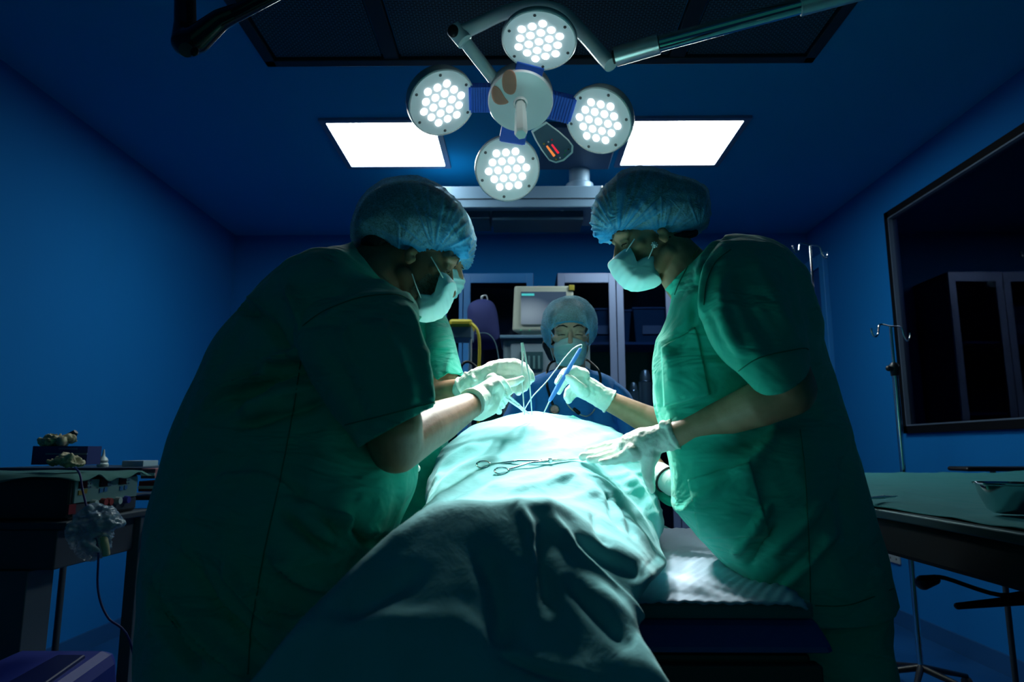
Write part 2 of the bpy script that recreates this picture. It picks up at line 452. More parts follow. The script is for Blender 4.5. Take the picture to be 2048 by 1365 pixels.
# ------------------------------------------------------------------ surgical light
LC = P(1041, 205, 2.1); FOC = V((0.05, 1.50, 1.17)); LN = (V((0.03, 1.5, 1.2)) - LC).normalized()
LN = V((0.0, -.56, -.83)).normalized()
sl = empty('surgical_light', LC, 'four-headed white LED operating light hanging over the patient', 'surgical light')
def frame_at(c, n, upref=V((0, -1, .6))):
    z = n.normalized(); x = upref.cross(z).normalized(); y = z.cross(x)
    return Matrix.Translation(c) @ Matrix((x, y, z)).transposed().to_4x4()
heads = []
for hi, (hx, hy, ry) in enumerate(((1078, 83, 2.02), (885, 207, 2.07), (1197, 243, 2.1), (1015, 339, 2.2))):
    c = onplane(hx, hy, LC + LN * .02, LN)
    n = (LC + LN * .62 - c).normalized(); nl = (FOC - c).normalized()
    M = frame_at(c, n); R = .113
    hb = MB(); hd_ = .022 if hi == 0 else .048; hb.lathe([(.0, -hd_), (R * .88, -hd_), (R * .99, -hd_ * .86), (R * 1.03, -hd_ * .45), (R * 1.02, 0.0), (R * .985, .004), (R * .97, .002), (R * .96, -.004)], M, 56)
    h = hb.build('lamp_head', mat('lamp_housing_grey', (.42, .50, .52), .35, .1), sl, smooth=True)
    MB().lathe([(0, .001), (R * .965, .001), (R * .97, -.003)], M, 56).build('face_plate', lampface_m, h, smooth=True)
    rim = MB(); rim.torus(M @ V((0, 0, .001)), R * .99, .0025, n, 56, 6); rim.build('rim', lampwhite_m, h, smooth=True)
    rot = (.35, .2, .0, .05)[hi]
    sp = .0335
    for r_ in range(-2, 3):
        cnt = 5 - abs(r_)
        for k in range(cnt):
            x = (k - (cnt - 1) / 2) * sp * 1.0; y = r_ * sp * .88
            xr, yr = x * math.cos(rot) - y * math.sin(rot), x * math.sin(rot) + y * math.cos(rot)
            l_ = MB().sphere(M @ V((xr, yr, .002)), (.0118, .0118, .004), M.to_3x3(), 16, 8).build('led_lens', led_m, h, smooth=True)
    for k in range(6):
        a = k * math.pi / 3 + .3 + rot
        c_ = M @ V((math.cos(a) * R * .86, math.sin(a) * R * .86, .003))
        scw = MB(); scw.torus(c_, .0038, .0012, n, 12, 6); scw.sphere(c_, .002); scw.build('screw', dkmetal_m, h, smooth=True)
    ld = bpy.data.lights.new('head_light', 'SPOT'); ld.energy = SPOT_W; ld.color = (.94, 1.0, .96); ld.spot_size = math.radians(40); ld.spot_blend = 1.0; ld.shadow_soft_size = .09
    lo = bpy.data.objects.new('head_light', ld); COL.objects.link(lo)
    lo.matrix_world = Matrix.Translation(c + n * .03) @ nl.to_track_quat('-Z', 'Y').to_matrix().to_4x4()
    lo.parent = sl; lo.matrix_parent_inverse = Matrix.Translation(-LC)
    # bellows between hub and head
    dv = (c - LC); dl = dv.length; dn = dv.normalized(); pts = []
    bb = MB(); nb = 9; side = LN.cross(dn)
    for k in range(nb):
        t = .5 + (k / (nb - 1) - .5) * (dl - .19) / dl; cc = LC + dv * t - LN * .034
        A = cc
        bb.box((-.004, -.045, -.016), (.004, .045, .016), Matrix.Translation(A) @ Matrix((dn, side, LN)).transposed().to_4x4())
    cc = LC + dv * .5 - LN * .037
    bb.box((-(dl - .17) / 2, -.040, -.012), ((dl - .17) / 2, .040, .012), Matrix.Translation(cc) @ Matrix((dn, side, LN)).transposed().to_4x4())
    bb.build('bellows_arm', bluebel_m, sl, bevel=.001)
Mh = frame_at(LC, LN)
R = .108
MB().lathe([(0, -.07), (R * .8, -.07), (R * .97, -.06), (R, -.04), (R, -.004), (R * .97, .002), (0, .006)], Mh, 64).build('hub', lampwhite_m, sl, smooth=True)
MB().lathe([(0, -.071), (R * .82, -.071), (R * .99, -.061), (R * 1.015, -.04), (R * 1.015, -.012), (R * .99, -.012)], Mh, 64).build('hub_shell', MATS['lamp_housing_grey'], sl, smooth=True)
# centre grip
gp = P(1041, 205, 2.07); gb = P(1042, 272, 2.03)
ga = LC + LN * .004; gend = ga + (P(1042, 275, 2.0) - ga).normalized() * .18
MB().lathe([(.024, 0), (.024, .008), (.02, .014)], Mh, 24).build('grip_collar', lampwhite_m, sl, smooth=True)
hx = MB(); hx.tube([(ga, .017), (ga + (gend - ga) * .3, .018), (ga + (gend - ga) * .31, .0195), (gend - (gend - ga) * .06, .0215), (gend, .018)], 6); 
hx.build('sterile_grip', mat('grip_white', (.85, .95, .90), .4), sl, bevel=.001)
# control panel
cpp = LN * .004
def lp(px, py, k=0.0): return onplane(px, py, LC + LN * k, LN)
out = [(1062, 262), (1092, 243), (1118, 262), (1138, 280), (1147, 292), (1146, 306), (1128, 322), (1112, 327), (1098, 322), (1082, 300), (1070, 280)]
def slab(mb, outline, k0, k1, shrink=0):
    c = V((sum(p[0] for p in outline) / len(outline), sum(p[1] for p in outline) / len(outline), 0))
    o2 = [(c.x + (x - c.x) * (1 - shrink), c.y + (y - c.y) * (1 - shrink)) for x, y in outline]; n = len(o2)
    vs = [lp(x, y, k0) for x, y in o2] + [lp(x, y, k1) for x, y in o2]
    return mb.add(vs, [tuple(range(n)), tuple(range(2 * n - 1, n - 1, -1))] + [(i, i + n, (i + 1) % n + n, (i + 1) % n) for i in range(n)])
cp = slab(MB(), out, -.03, -.002).build('control_panel', lampwhite_m, sl, bevel=.002)
slab(MB(), out, -.004, -.0008, .1).build('keypad', mat('keypad_grey', (.06, .11, .17), .45), cp)
slab(MB(), [(1102, 290), (1105, 288), (1119, 306), (1115, 308)], -.001, .001).build('red_bar', mat('led_red', (.5, .01, .02), .4, emit=(.9, .02, .05), estr=.8), cp)
slab(MB(), [(1092, 293), (1095, 291), (1111, 311), (1107, 314)], -.001, .001).build('orange_bar', mat('led_orange', (.6, .2, .05), .4, emit=(1, .25, .05), estr=.8), cp)
for nm, x, y, cl in (('yellow_button', 1088, 288, (.4, .35, .05)), ('yellow_button', 1112, 319, (.4, .35, .05)), ('white_button', 1097, 284, (.6, .65, .7)), ('white_button', 1120, 316, (.6, .65, .7)), ('red_button', 1104, 280, (.4, .02, .04)), ('green_button', 1129, 310, (.01, .2, .1)), ('green_button', 1131, 302, (.01, .2, .1)), ('black_button', 1137, 299, (.01, .01, .02))):
    MB().sphere(lp(x, y, .0), .0035).build(nm, mat(nm, cl, .4), cp, smooth=True)
# brown tape patches over the hub joint
tp = MB()
for o_ in ([(985, 165), (1003, 178), (1010, 198), (1022, 205), (1012, 210), (997, 212), (985, 205), (980, 185)], [(1008, 138), (1034, 133), (1036, 188), (1022, 193), (1004, 186), (1002, 155)]):
    slab(tp, o_, .004, .010)
tb = link(evaluated(tp.mesh(), [('SUBSURF', dict(levels=2, render_levels=2))]), 'tape', tape_m, sl)
# tubes
a0 = lp(1006, 182, -.03); j0 = P(918, 68, 2.02)
MB().tube([(a0, .02), (j0 + (a0 - j0) * .16, .021), (j0 + (a0 - j0) * .15, .025), (j0 + (a0 - j0) * .02, .025)], 24).build('yoke_arm', lampwhite_m, sl, smooth=True)
MB().tube([(P(908, 58, 2.02), .027), (P(930, 84, 2.02), .027)], 24).build('yoke_joint', lampwhite_m, sl, smooth=True)
MB().sphere(P(906, 62, 1.995), (.018, .012, .022)).build('joint_socket', rubber_m, sl, smooth=True)
arc = [P(922, 66, 2.02), P(960, 48, 2.05), P(1005, 27, 2.1), P(1050, 15, 2.14), P(1090, 15, 2.14), P(1128, 28, 2.12), P(1170, 72, 2.05), P(1205, 112, 2.0), P(1222, 130, 1.98)]
MB().tube(path(arc, 40, .0235), 20).build('bow_arm', lampwhite_m, sl, smooth=True)
c0, c1, c2, c3 = P(1226, 115, 1.97), P(1318, 88, 1.92), P(1600, 12, 1.82), P(1900, -70, 1.72)
MB().tube([(c0, .020), (c0 + (c1 - c0) * .06, .020)], 24).build('swivel_ring', rubber_m, sl, smooth=True)
MB().tube([(c0 + (c1 - c0) * .06, .030), (c1, .030)], 32).build('arm_sleeve', steel_m, sl, smooth=True)
MB().tube([(c1, .024), (c2, .024)], 32).build('spring_arm', chrome_m, sl, smooth=True)
MB().tube([(c2, .029), (c3, .032)], 32).build('arm_end_sleeve', steel_m, sl, smooth=True)
MB().tube([(c3, .05), (V((c3.x, c3.y, ZC)), .05)], 32).build('ceiling_post', lampwhite_m, sl, smooth=True)

# dark lamp arm, top left
da = empty('ceiling_boom', P(375, 90, 1.5), 'black jointed boom arm hanging from the ceiling at upper left', 'boom arm')
k = P(372, 82, 1.5)
MB().tube([(P(371, 95, 1.5), .026), (P(370, -40, 1.5), .024), (P(370, -200, 1.5), .024)], 24).build('upright', blackgl_m, da, smooth=True)
el = MB(); el.chain([(P(368, 40, 1.5), .022), (P(372, 86, 1.5), .034), (P(392, 80, 1.49), .032), (P(440, 40, 1.47), .024), (P(480, 22, 1.46), .019)], 20)
link(fuse(el, .004, 6), 'elbow_cover', blackgl_m, da)
MB().tube([(P(470, 28, 1.46), .019), (P(600, -40, 1.42), .017), (P(760, -130, 1.4), .017)], 24).build('lower_arm', blackgl_m, da, smooth=True)
MB().tube([(P(372, 100, 1.465), .016), (P(372, 100, 1.455), .016)], 20).build('pivot_cap', dkmetal_m, da, smooth=True)
sl_ = MB().sphere(P(389, 103, 1.453), (.010, .004, .012)); sl_.build('joint_slot', rubber_m, da, smooth=True)

# ------------------------------------------------------------------ ceiling pendant (behind the light)
pd = empty('ceiling_pendant', V((.36, 3.9, ZC)), 'grey ceiling pendant with round column and long horizontal service beam', 'pendant')
bz0, bz1 = P(1100, 416, 4.0).z, P(1100, 373, 4.0).z
bx0, bx1 = P(850, 373, 4.0).x, P(1205, 373, 4.0).x
MB().box((bx0, 3.99, bz0), (bx1, 4.35, bz1)).build('service_beam', pend_m, pd, bevel=.006)
MB().box((bx0, 3.985, bz0 + .055), (bx1 - .02, 3.99, bz0 + .058)).build('beam_groove', dkmetal_m, pd)
MB().box((bx1 - .008, 3.98, bz0 + .04), (bx1, 3.99, bz1 - .004)).build('beam_end_trim', white_m, pd)
cx = P(1160, 340, 4.1)
MB().tube([(V((cx.x, 4.15, bz1)), .088), (V((cx.x, 4.15, bz1 + .07)), .088)], 40).build('column_collar', pend_m, pd, smooth=True, bevel=.006)
MB().tube([(V((cx.x, 4.15, bz1 + .06)), .066), (V((cx.x, 4.15, ZC)), .066)], 40).build('column', pend_m, pd, smooth=True)
p0 = onz(1075, 300, ZC); 
MB().box((.12, 3.55, ZC - .035), (.56, 4.13, ZC)).build('ceiling_cover', mat('cover_blue_grey', (.05, .10, .19), .5), pd, bevel=.005)
ub = MB(); ub.box((P(890, 430, 4.1).x, 4.05, bz0 - .05), (P(980, 430, 4.1).x, 4.3, bz0)); ub.box((P(985, 430, 4.1).x, 4.05, bz0 - .06), (P(1165, 430, 4.1).x, 4.3, bz0))
ub.build('gas_outlet_box', mat('outlet_box', (.01, .06, .12), .5), pd, bevel=.004)
MB().sphere(P(1124, 421, 4.045), (.012, .005, .004)).build('indicator', white_m, pd)
#MARK_BG
# ------------------------------------------------------------------ cabinets at the back
def cabinet(px0, px1, y, pyt, label, fm, mids, x1m=None):
    x0, x1 = P(px0, 700, y).x, P(px1, 700, y).x; zt = P((px0 + px1) / 2, pyt, y).z
    t = empty('storage_cabinet', V(((x0 + x1) / 2, y + .2, 0)), label, 'cabinet')
    c = MB(); c.box((x0, y + .02, 0), (x0 + .02, YB - .01, zt)); c.box((x1 - .02, y + .02, 0), (x1, YB - .01, zt)); c.box((x0, y + .02, zt - .02), (x1, YB - .01, zt)); c.box((x0, YB - .03, 0), (x1, YB - .01, zt)); c.box((x0, y + .02, 0), (x1, YB - .01, .08))
    c.build('carcass', mat('cabinet_inside', (.006, .02, .07), .6), t)
    xs = [x0] + [P(m_, 700, y).x for m_ in mids] + [x1]
    for a, b in zip(xs, xs[1:]):
        f = MB(); s = min(.055, (b - a) * .2)
        f.box((a + .003, y, .08), (a + s, y + .02, zt)); f.box((b - s, y, .08), (b - .003, y + .02, zt)); f.box((a + s, y, zt - .075), (b - s, y + .02, zt)); f.box((a + s, y, .08), (b - s, y + .02, .16))
        dr = f.build('door', fm, t, bevel=.002)
        MB().box((a + s, y + .008, .16), (b - s, y + .012, zt - .075)).build('door_glass', cabglass_m, dr)
        MB().box((b - s + .012, y - .02, 1.0), (b - s + .024, y, 1.12)).build('door_handle', steel_m, dr, bevel=.002)
    return t, x0, x1, zt
cabglass_m = mat('clear_cabinet_glass', (.5, .6, .8), .05)
N, L, b = nodes(cabglass_m)
tr = N.new('ShaderNodeBsdfTransparent'); tr.inputs[0].default_value = (.55, .62, .72, 1); gl = N.new('ShaderNodeBsdfGlossy'); gl.inputs['Roughness'].default_value = .05
mx = N.new('ShaderNodeMixShader'); mx.inputs[0].default_value = .05
L.new(tr.outputs[0], mx.inputs[1]); L.new(gl.outputs[0], mx.inputs[2]); L.new(mx.outputs[0], N['Material Output'].inputs[0])
CY = 5.08
cabinet(884, 1068, CY, 547, 'tall blue-framed glass cabinet at the back, behind the monitor', cabblue_m, [925])
rc, rx0, rx1, rzt = cabinet(1116, 1460, CY, 546, 'tall aluminium-framed glass cabinet behind the female surgeon', cabframe_m, [1235, 1350])
shm = mat('shelf_blue', (.02, .10, .30), .5)
shz = [P(1290, 683, CY).z, P(1290, 825, CY).z]
for z_ in shz:
    MB().box((rx0 + .02, CY + .03, z_ - .02), (rx1 - .02, YB - .03, z_)).build('shelf', shm, rc)
binm = mat('clear_blue_bin', (.03, .10, .22), .25)
for i, (a, b_, top, lab) in enumerate(((1176, 1226, 622, 'blue-grey storage bin with a white label, left end of the cabinet shelf'), (1232, 1262, 625, 'narrow blue-grey storage bin just right of the cabinet stile'), (1266, 1336, 620, 'wide blue-grey storage bin with a pale label on the cabinet shelf'))):
    x0, x1, z1 = P(a, 680, CY + .12).x, P(b_, 680, CY + .12).x, P(a, top, CY + .12).z
    bo = MB().add([V((x0 + .02, CY + .1, shz[0])), V((x1 - .02, CY + .1, shz[0])), V((x1 - .02, CY + .4, shz[0])), V((x0 + .02, CY + .4, shz[0])), V((x0, CY + .08, z1)), V((x1, CY + .08, z1)), V((x1, CY + .42, z1)), V((x0, CY + .42, z1))], [(0, 3, 2, 1), (4, 5, 6, 7), (0, 1, 5, 4), (1, 2, 6, 5), (2, 3, 7, 6), (3, 0, 4, 7)]).build('storage_bin', binm, bevel=.006)
    tag(bo, lab, 'bin', 'storage bins on the cabinet shelf')
    MB().box((x0 - .008, CY + .07, z1 - .004), (x1 + .008, CY + .43, z1 + .012)).build('lid', mat('bin_lid', (.02, .08, .24), .4), bo, bevel=.003)
    if i != 1: MB().box(((x0 * .75 + x1 * .25), CY + .078, shz[0] + .07), ((x0 * .2 + x1 * .8), CY + .086, shz[0] + .135)).build('label_card', mat('label_card', (.22, .32, .48), .7), bo)
# steel jars on the lower shelf
for px_, top, r_, lab in ((1292, 740, .052, 'tall steel jar on the lower cabinet shelf, nearest the female surgeon'), (1268, 765, .035, 'slim steel jar left of the tall jar on the lower cabinet shelf')):
    c = P(px_, 812, CY + .15); zt = P(px_, top, CY + .15).z; c.z = shz[1]
    MBj = MB().lathe([(0, 0), (r_, 0), (r_ * 1.04, .02), (r_ * 1.04, (zt - c.z) * .7), (r_ * .8, (zt - c.z) * .74), (r_ * .8, (zt - c.z) * .86), (r_ * .5, (zt - c.z) * .98), (0, zt - c.z)], Matrix.Translation(c), 32)
    o = MBj.build('steel_jar', steel_m, smooth=True); tag(o, lab, 'jar', 'steel jars in the cabinet')
    MB().torus(c + V((0, 0, (zt - c.z) * .72)), r_ * 1.0, .004, (0, 0, 1)).build('jar_rim', chrome_m, o, smooth=True)

# ------------------------------------------------------------------ anaesthesia machine with monitor
AY = 4.25
am = empty('anaesthesia_machine', P(1090, 760, AY) * 1, 'beige anaesthesia machine standing behind the assistant in blue scrubs', 'medical machine')
def pbox(mb, x0, y0, x1, y1, Y, dep):
    a, b = P(x0, y1, Y), P(x1, y0, Y); return mb.box((a.x, Y, a.z), (b.x, Y + dep, b.z))
pbox(MB(), 1006, 676, 1180, 860, AY, .45).build('machine_body', mat('machine_grey', (.14, .21, .25), .5), am, bevel=.02)
pbox(MB(), 1022, 688, 1110, 860, AY - .012, .012).build('front_panel', mat('machine_panel', (.20, .28, .34), .5), am, bevel=.003)
pbox(MB(), 1040, 704, 1086, 740, AY - .02, .01).build('flow_meter_window', mat('meter_dark', (.03, .08, .10), .2), am)
for x in (1048, 1058, 1068, 1078): pbox(MB(), x - 2, 712, x + 2, 738, AY - .024, .006).build('flow_tube', mat('flow_tube', (.12, .25, .27), .2), am)
pbox(MB(), 1000, 670, 1180, 677, AY - .03, .5).build('top_tray', mat('tray_grey', (.10, .2, .3), .4), am, bevel=.004)
lg = MB(); 
for x in (1012, 1172):
    a = P(x, 800, AY); lg.box((a.x - .02, AY + .03, .06), (a.x + .02, AY + .07, .8)); lg.box((a.x - .02, AY + .38, .06), (a.x + .02, AY + .42, .8))
    for yy in (AY + .05, AY + .4): lg.tube([(V((a.x - .015, yy, .035)), .035), (V((a.x + .015, yy, .035)), .035)], 16)
lg.build('castor_frame', dkmetal_m, am)
mo = empty('patient_monitor', P(1085, 672, AY - .0), 'beige patient monitor with a pale reflection painted on its lit screen on top of the machine', 'monitor')
zb = P(1085, 670, AY).z
mb_ = MB(); a, b_ = P(1024, 668, AY - .02), P(1150, 568, AY - .02)
mb_.add([V((a.x, AY - .02, zb + .02)), V((b_.x, AY - .02, zb + .02)), V((b_.x - .006, AY + .02, b_.z)), V((a.x + .012, AY + .02, b_.z)), V((a.x + .05, AY + .26, zb + .04)), V((b_.x - .05, AY + .26, zb + .04)), V((b_.x - .06, AY + .26, b_.z - .03)), V((a.x + .06, AY + .26, b_.z - .03))], [(0, 1, 2, 3), (5, 4, 7, 6), (0, 4, 5, 1), (3, 2, 6, 7), (0, 3, 7, 4), (1, 5, 6, 2)])
mb_.build('monitor_case', beige_m, mo, bevel=.014)
MB().box((a.x + .06, AY, zb), (b_.x - .06, AY + .2, zb + .03)).build('monitor_foot', beige_m, mo)
scm = mat('monitor_screen', (.02, .03, .05), .2)
N, L, bb_ = nodes(scm)
tc = N.new('ShaderNodeTexCoord'); sp = N.new('ShaderNodeSeparateXYZ'); L.new(tc.outputs['Generated'], sp.inputs[0])
vl = N.new('ShaderNodeVectorMath'); vl.operation = 'DISTANCE'; vl.inputs[1].default_value = (.12, .5, .12); L.new(tc.outputs['Generated'], vl.inputs[0])
rp = N.new('ShaderNodeValToRGB'); rp.color_ramp.elements[0].color = (.75, .9, .95, 1); rp.color_ramp.elements[0].position = .0; rp.color_ramp.elements[1].color = (.05, .09, .15, 1); rp.color_ramp.elements[1].position = .75  # white reflection in the lower left of the screen, painted as emission
e2 = rp.color_ramp.elements.new(.25); e2.color = (.45, .6, .7, 1)
L.new(vl.outputs['Value'], rp.inputs[0]); L.new(rp.outputs[0], bb_.inputs['Emission Color']); bb_.inputs['Emission Strength'].default_value = .5
s_ = MB(); s0, s1 = P(1042, 648, AY - .03), P(1133, 581, AY - .03)
s_.add([V((s0.x, AY - .018, s0.z)), V((s1.x, AY - .018, s0.z)), V((s1.x, AY + .014, s1.z)), V((s0.x, AY + .014, s1.z)), V((s0.x, AY + .0, s0.z)), V((s1.x, AY + .0, s0.z)), V((s1.x, AY + .03, s1.z)), V((s0.x, AY + .03, s1.z))], [(0, 1, 2, 3), (5, 4, 7, 6), (0, 4, 5, 1), (3, 2, 6, 7), (0, 3, 7, 4), (1, 5, 6, 2)])
s_.v = [v + V((0, -.008, 0)) for v in s_.v]
so_ = s_.build('screen', scm, mo)
sz = s1.z - s0.z
MB().box((s0.x + .004, AY - .004, s1.z - .028), (s0.x + .085, AY + .0, s1.z - .014)).build('cyan_status_bar', mat('status_cyan', (.05, .5, .5), .4, emit=(.1, .7, .7), estr=.4), so_)
for x in (1042, 1059): MB().sphere(P(x, 661, AY - .022), (.005, .003, .004)).build('green_indicator', mat('green_led', (.02, .3, .15), .4, emit=(.05, .5, .3), estr=.3), mo, smooth=True)
MB().box((P(1138, 575, AY).x, AY + .005, P(1138, 578, AY).z - .008), (P(1149, 575, AY).x, AY + .03, b_.z)).build('yellow_corner', mat('ochre', (.3, .25, .02), .5), mo, bevel=.003)
# dark blue gas bag / covered cylinder
bg = MB(); inflate(bg, [(935, 640), (936, 615), (948, 603), (968, 599), (986, 606), (994, 625), (998, 655), (1000, 685), (992, 698), (965, 700), (942, 696), (938, 670)], 4.3, .09, 48, 12)
o = link(bg.mesh(), 'oxygen_cylinder_bag', navy_m); tag(o, 'rounded navy blue bag hanging left of the patient monitor', 'bag')
MB().tube(path([P(966, 602, 4.3), P(962, 594, 4.3), P(972, 591, 4.3), P(975, 600, 4.3)], 12, .004), 8).build('hanging_loop', steel_m, o, smooth=True)
# post and pole the bag hangs on
stn = empty('equipment_pole', V((P(940, 700, 4.35).x, 4.35, 0)), 'slim metal equipment pole standing between the green coat and the blue bag', 'pole')
xx = P(940, 700, 4.35).x
MB().tube([(V((xx, 4.35, .03)), .010), (V((xx, 4.35, 1.95)), .010)], 12).build('pole', steel_m, stn, smooth=True)
MB().tube([(V((xx, 4.35, 1.93)), .006), (P(966, 592, 4.3), .006)], 10).build('hook_arm', steel_m, stn, smooth=True)
MB().box((xx - .2, 4.2, 0), (xx + .2, 4.5, .04)).build('base', dkmetal_m, stn, bevel=.01)
# yellow handled ventilator box with hose
yv = empty('suction_unit', P(920, 700, 3.9), 'yellow-topped grey suction unit with a yellow hose', 'medical unit')
pbox(MB(), 903, 652, 943, 676, 3.9, .2).build('unit_body', mat('unit_grey', (.10, .18, .24), .5), yv, bevel=.005)
pbox(MB(), 898, 638, 944, 653, 3.88, .24).build('yellow_top', yellow_m, yv, bevel=.015)
MB().tube(path([P(944, 648, 3.88), P(955, 662, 3.86), P(959, 690, 3.86), P(958, 740, 3.86), P(958, 800, 3.86), P(957, 880, 3.86), V((-.22, 3.86, .3))], 40, .0085), 12).build('yellow_hose', yellow_m, yv, smooth=True)
MB().tube(path([P(905, 765, 3.8), P(930, 725, 3.8), P(955, 740, 3.8), P(968, 790, 3.8)], 24, .008), 12).build('black_hose', rubber_m, yv, smooth=True)
MB().tube(path([P(950, 668, 3.9), P(975, 668, 3.9), P(992, 690, 3.9), P(1000, 740, 3.9)], 24, .003), 8).build('thin_tube', mat('clear_tube', (.12, .22, .26), .3), yv, smooth=True)
MB().tube([(P(941, 676, 3.95), .009), (V((P(941, 676, 3.95).x, 3.95, 0.02)), .009)], 12).build('stand', steel_m, yv, smooth=True)
for x, y0, y1 in ((932, 700, 900), (950, 690, 900)):
    pass
bt = P(1002, 662, 4.2); bt2 = P(1002, 640, 4.2)
bz = MB().lathe([(0, 0), (.028, 0), (.028, .07), (.012, .085), (.012, .1), (0, .1)], Matrix.Translation(V((bt.x, 4.5, 1.6))), 20)

# ------------------------------------------------------------------ IV stands
def iv_stand(hx, hy, knob_y, bx, Y, label, x=None, wall=False):
    top = P(hx, hy, Y); t = empty('iv_stand', V((top.x, Y, 0)), label, 'iv stand', 'iv drip stands')
    x_ = top.x; kz = P(bx, knob_y, Y).z
    MB().tube([(V((x_, Y, .12)), .0125), (V((x_, Y, kz)), .0125)], 20).build('lower_pole', chrome_m, t, smooth=True)
    MB().tube([(V((x_, Y, kz)), .007), (top, .007)], 14).build('upper_pole', chrome_m, t, smooth=True)
    kb = MB(); kb.lathe([(0, -.035), (.017, -.035), (.02, -.01), (.024, 0), (.022, .018), (.01, .03), (0, .03)], Matrix.Translation(V((x_, Y, kz))), 20); kb.chain([(V((x_ - .02, Y - .01, kz)), .012), (V((x_ - .035, Y - .015, kz)), .014)])
    kb.build('clamp_knob', black_m, t, smooth=True)
    for s in (-1, 1):
        a = top; h = [a, a + V((s * .07, 0, .004)), a + V((s * .09, 0, -.01)), a + V((s * .10, 0, -.045)), a + V((s * .125, 0, -.062)), a + V((s * .145, 0, -.045)), a + V((s * .148, 0, -.022))]
        h = [top + Matrix.Rotation(math.radians(28), 3, 'Z') @ (q_ - top) for q_ in h]
        MB().tube(path(h, 24, .0042), 10).build('hook', chrome_m, t, smooth=True)
    for k_ in range(5):
        a = k_ * 2 * math.pi / 5 + .3; e = V((x_ + math.cos(a) * .26, Y + math.sin(a) * .26, .07)); e.x = min(e.x, XR - .05)
        lgm = MB().tube([(V((x_, Y, .13)), .016), (e, .010)], 10); lgm.build('leg', black_m, t, smooth=True)
        MB().tube([(e + V((-.01, 0, -.035)), .032), (e + V((.01, 0, -.035)), .032)], 16).build('castor', rubber_m, t, smooth=True)
    return t
iv_stand(1781, 653, 738, 1788, 3.3, 'chrome iv stand with a black clamp knob, in front of the wall window')
iv_stand(1620, 491, 620, 1640, 3.9, 'tall iv stand beside the blue door frame, behind the female surgeon')

# ------------------------------------------------------------------ instrument table, right
TZ = .970
TX0, TX1, TY0, TY1 = .815, 2.25, .72, 3.0
it = empty('instrument_table', V((1.5, 1.9, 0)), 'steel instrument table covered with a green cloth, right of the surgeon', 'table')
MB().box((TX0, TY0, TZ - .024), (TX1, TY1, TZ - .005)).build('table_top', mat('tray_steel', (.10, .16, .16), .4, .8), it, bevel=.003)
n_ = 90; vs = []
for j in range(n_):
    for i in range(n_):
        u, v_ = i / (n_ - 1), j / (n_ - 1)
        e = .022 + .018 * noise.noise(V((v_ * 11, 0, 3)))
        x = TX0 + e + u * (TX1 - TX0 - e); y = TY0 + .01 + v_ * (TY1 - TY0 - .02)
        vs.append(V((x, y, TZ - .002 + .035 * max(0, v_ - .55) / .45 + .010 * max(0, noise.fractal(V((x * 5, y * 3, 1)), .8, 2, 3)) + .005 * max(0, noise.noise(V((x * 22, y * 14, 5)))))))
fs = [(j * n_ + i, j * n_ + i + 1, (j + 1) * n_ + i + 1, (j + 1) * n_ + i) for j in range(n_ - 1) for i in range(n_ - 1)]
tc_ = MB().add(vs, fs).mesh(); o = cloth_obj(tc_, 'table_cloth', add_bump(mat('table_cloth_teal', (.015, .19, .21), .9), [((1, 1, 1), 14, 4, .35, .012), ((1, 1, 1), 45, 4, .2, .004)]), None, .002); tag(o, 'green cloth spread over the instrument table at right', 'cloth')
for x, y in ((TX0 + .35, TY0 + .08), (TX0 + .3, TY1 - .1), (TX1 - .06, TY0 + .08), (TX1 - .06, TY1 - .1)):
    MB().tube([(V((x, y, .0)), .016), (V((x, y, TZ - .11)), .016)], 16).build('leg', steel_m, it, smooth=True)
ut = MB(); ut.box((TX0 + .015, TY0 + .02, TZ - .105), (TX1 - .02, TY1 - .02, TZ - .024))
ut.build('under_tray', mat('under_black', (.006, .009, .012), .7), it, bevel=.01)
# steel bowls
bc_ = onz(2026, 1024, TZ + .008); bc_.z = TZ + .005
r_ = .060
o = MB().lathe([(0, 0), (r_ * .55, 0), (r_ * .72, .008), (r_ * .92, .036), (r_ * .99, .056), (r_ * 1.08, .060), (r_ * 1.07, .057), (r_ * .95, .054), (r_ * .68, .010), (0, .004)], Matrix.Translation(bc_), 48).build('steel_bowl', chrome_m, smooth=True); tag(o, 'round polished steel bowl on the green instrument table cloth', 'bowl')
# scissors on table
def scissors(p, d, n, size, label, name='surgical_scissors', open_=.18, mt=None):
    d = V(d).normalized(); n = V(n).normalized(); d = (d - n * d.dot(n)).normalized(); s = n.cross(d)
    t = empty(name, p, label, 'scissors')
    for sg in (-1, 1):
        hd = (d * math.cos(open_ / 2) + s * sg * math.sin(open_ / 2)); up = n * (.0025 + .002 * (sg > 0))
        piv = p; rc_ = piv - hd * size * .58
        bl_ = MB(); bl_.tube([(rc_ + hd * .02 + up, .0024), (piv - hd * .01 + up, .0032), (piv + (d * math.cos(open_ / 3) - s * sg * math.sin(open_ / 3)) * size * .38 + up, .0009)], 8)
        bl_.torus(rc_ + up, .0135, .0026, n, 28, 8, hd, .78)
        bl_.build('blade_with_ring', mt or steel_m, t, smooth=True)
    MB().tube([(p, .004), (p + n * .008, .004)], 12).build('pivot_screw', steel_m, t, smooth=True)
    return t
sp_ = onz(1768, 998, TZ + .014)
scissors(sp_, (1, .55, 0), (0, 0, 1), .13, 'small surgical scissors lying on the green instrument table cloth')

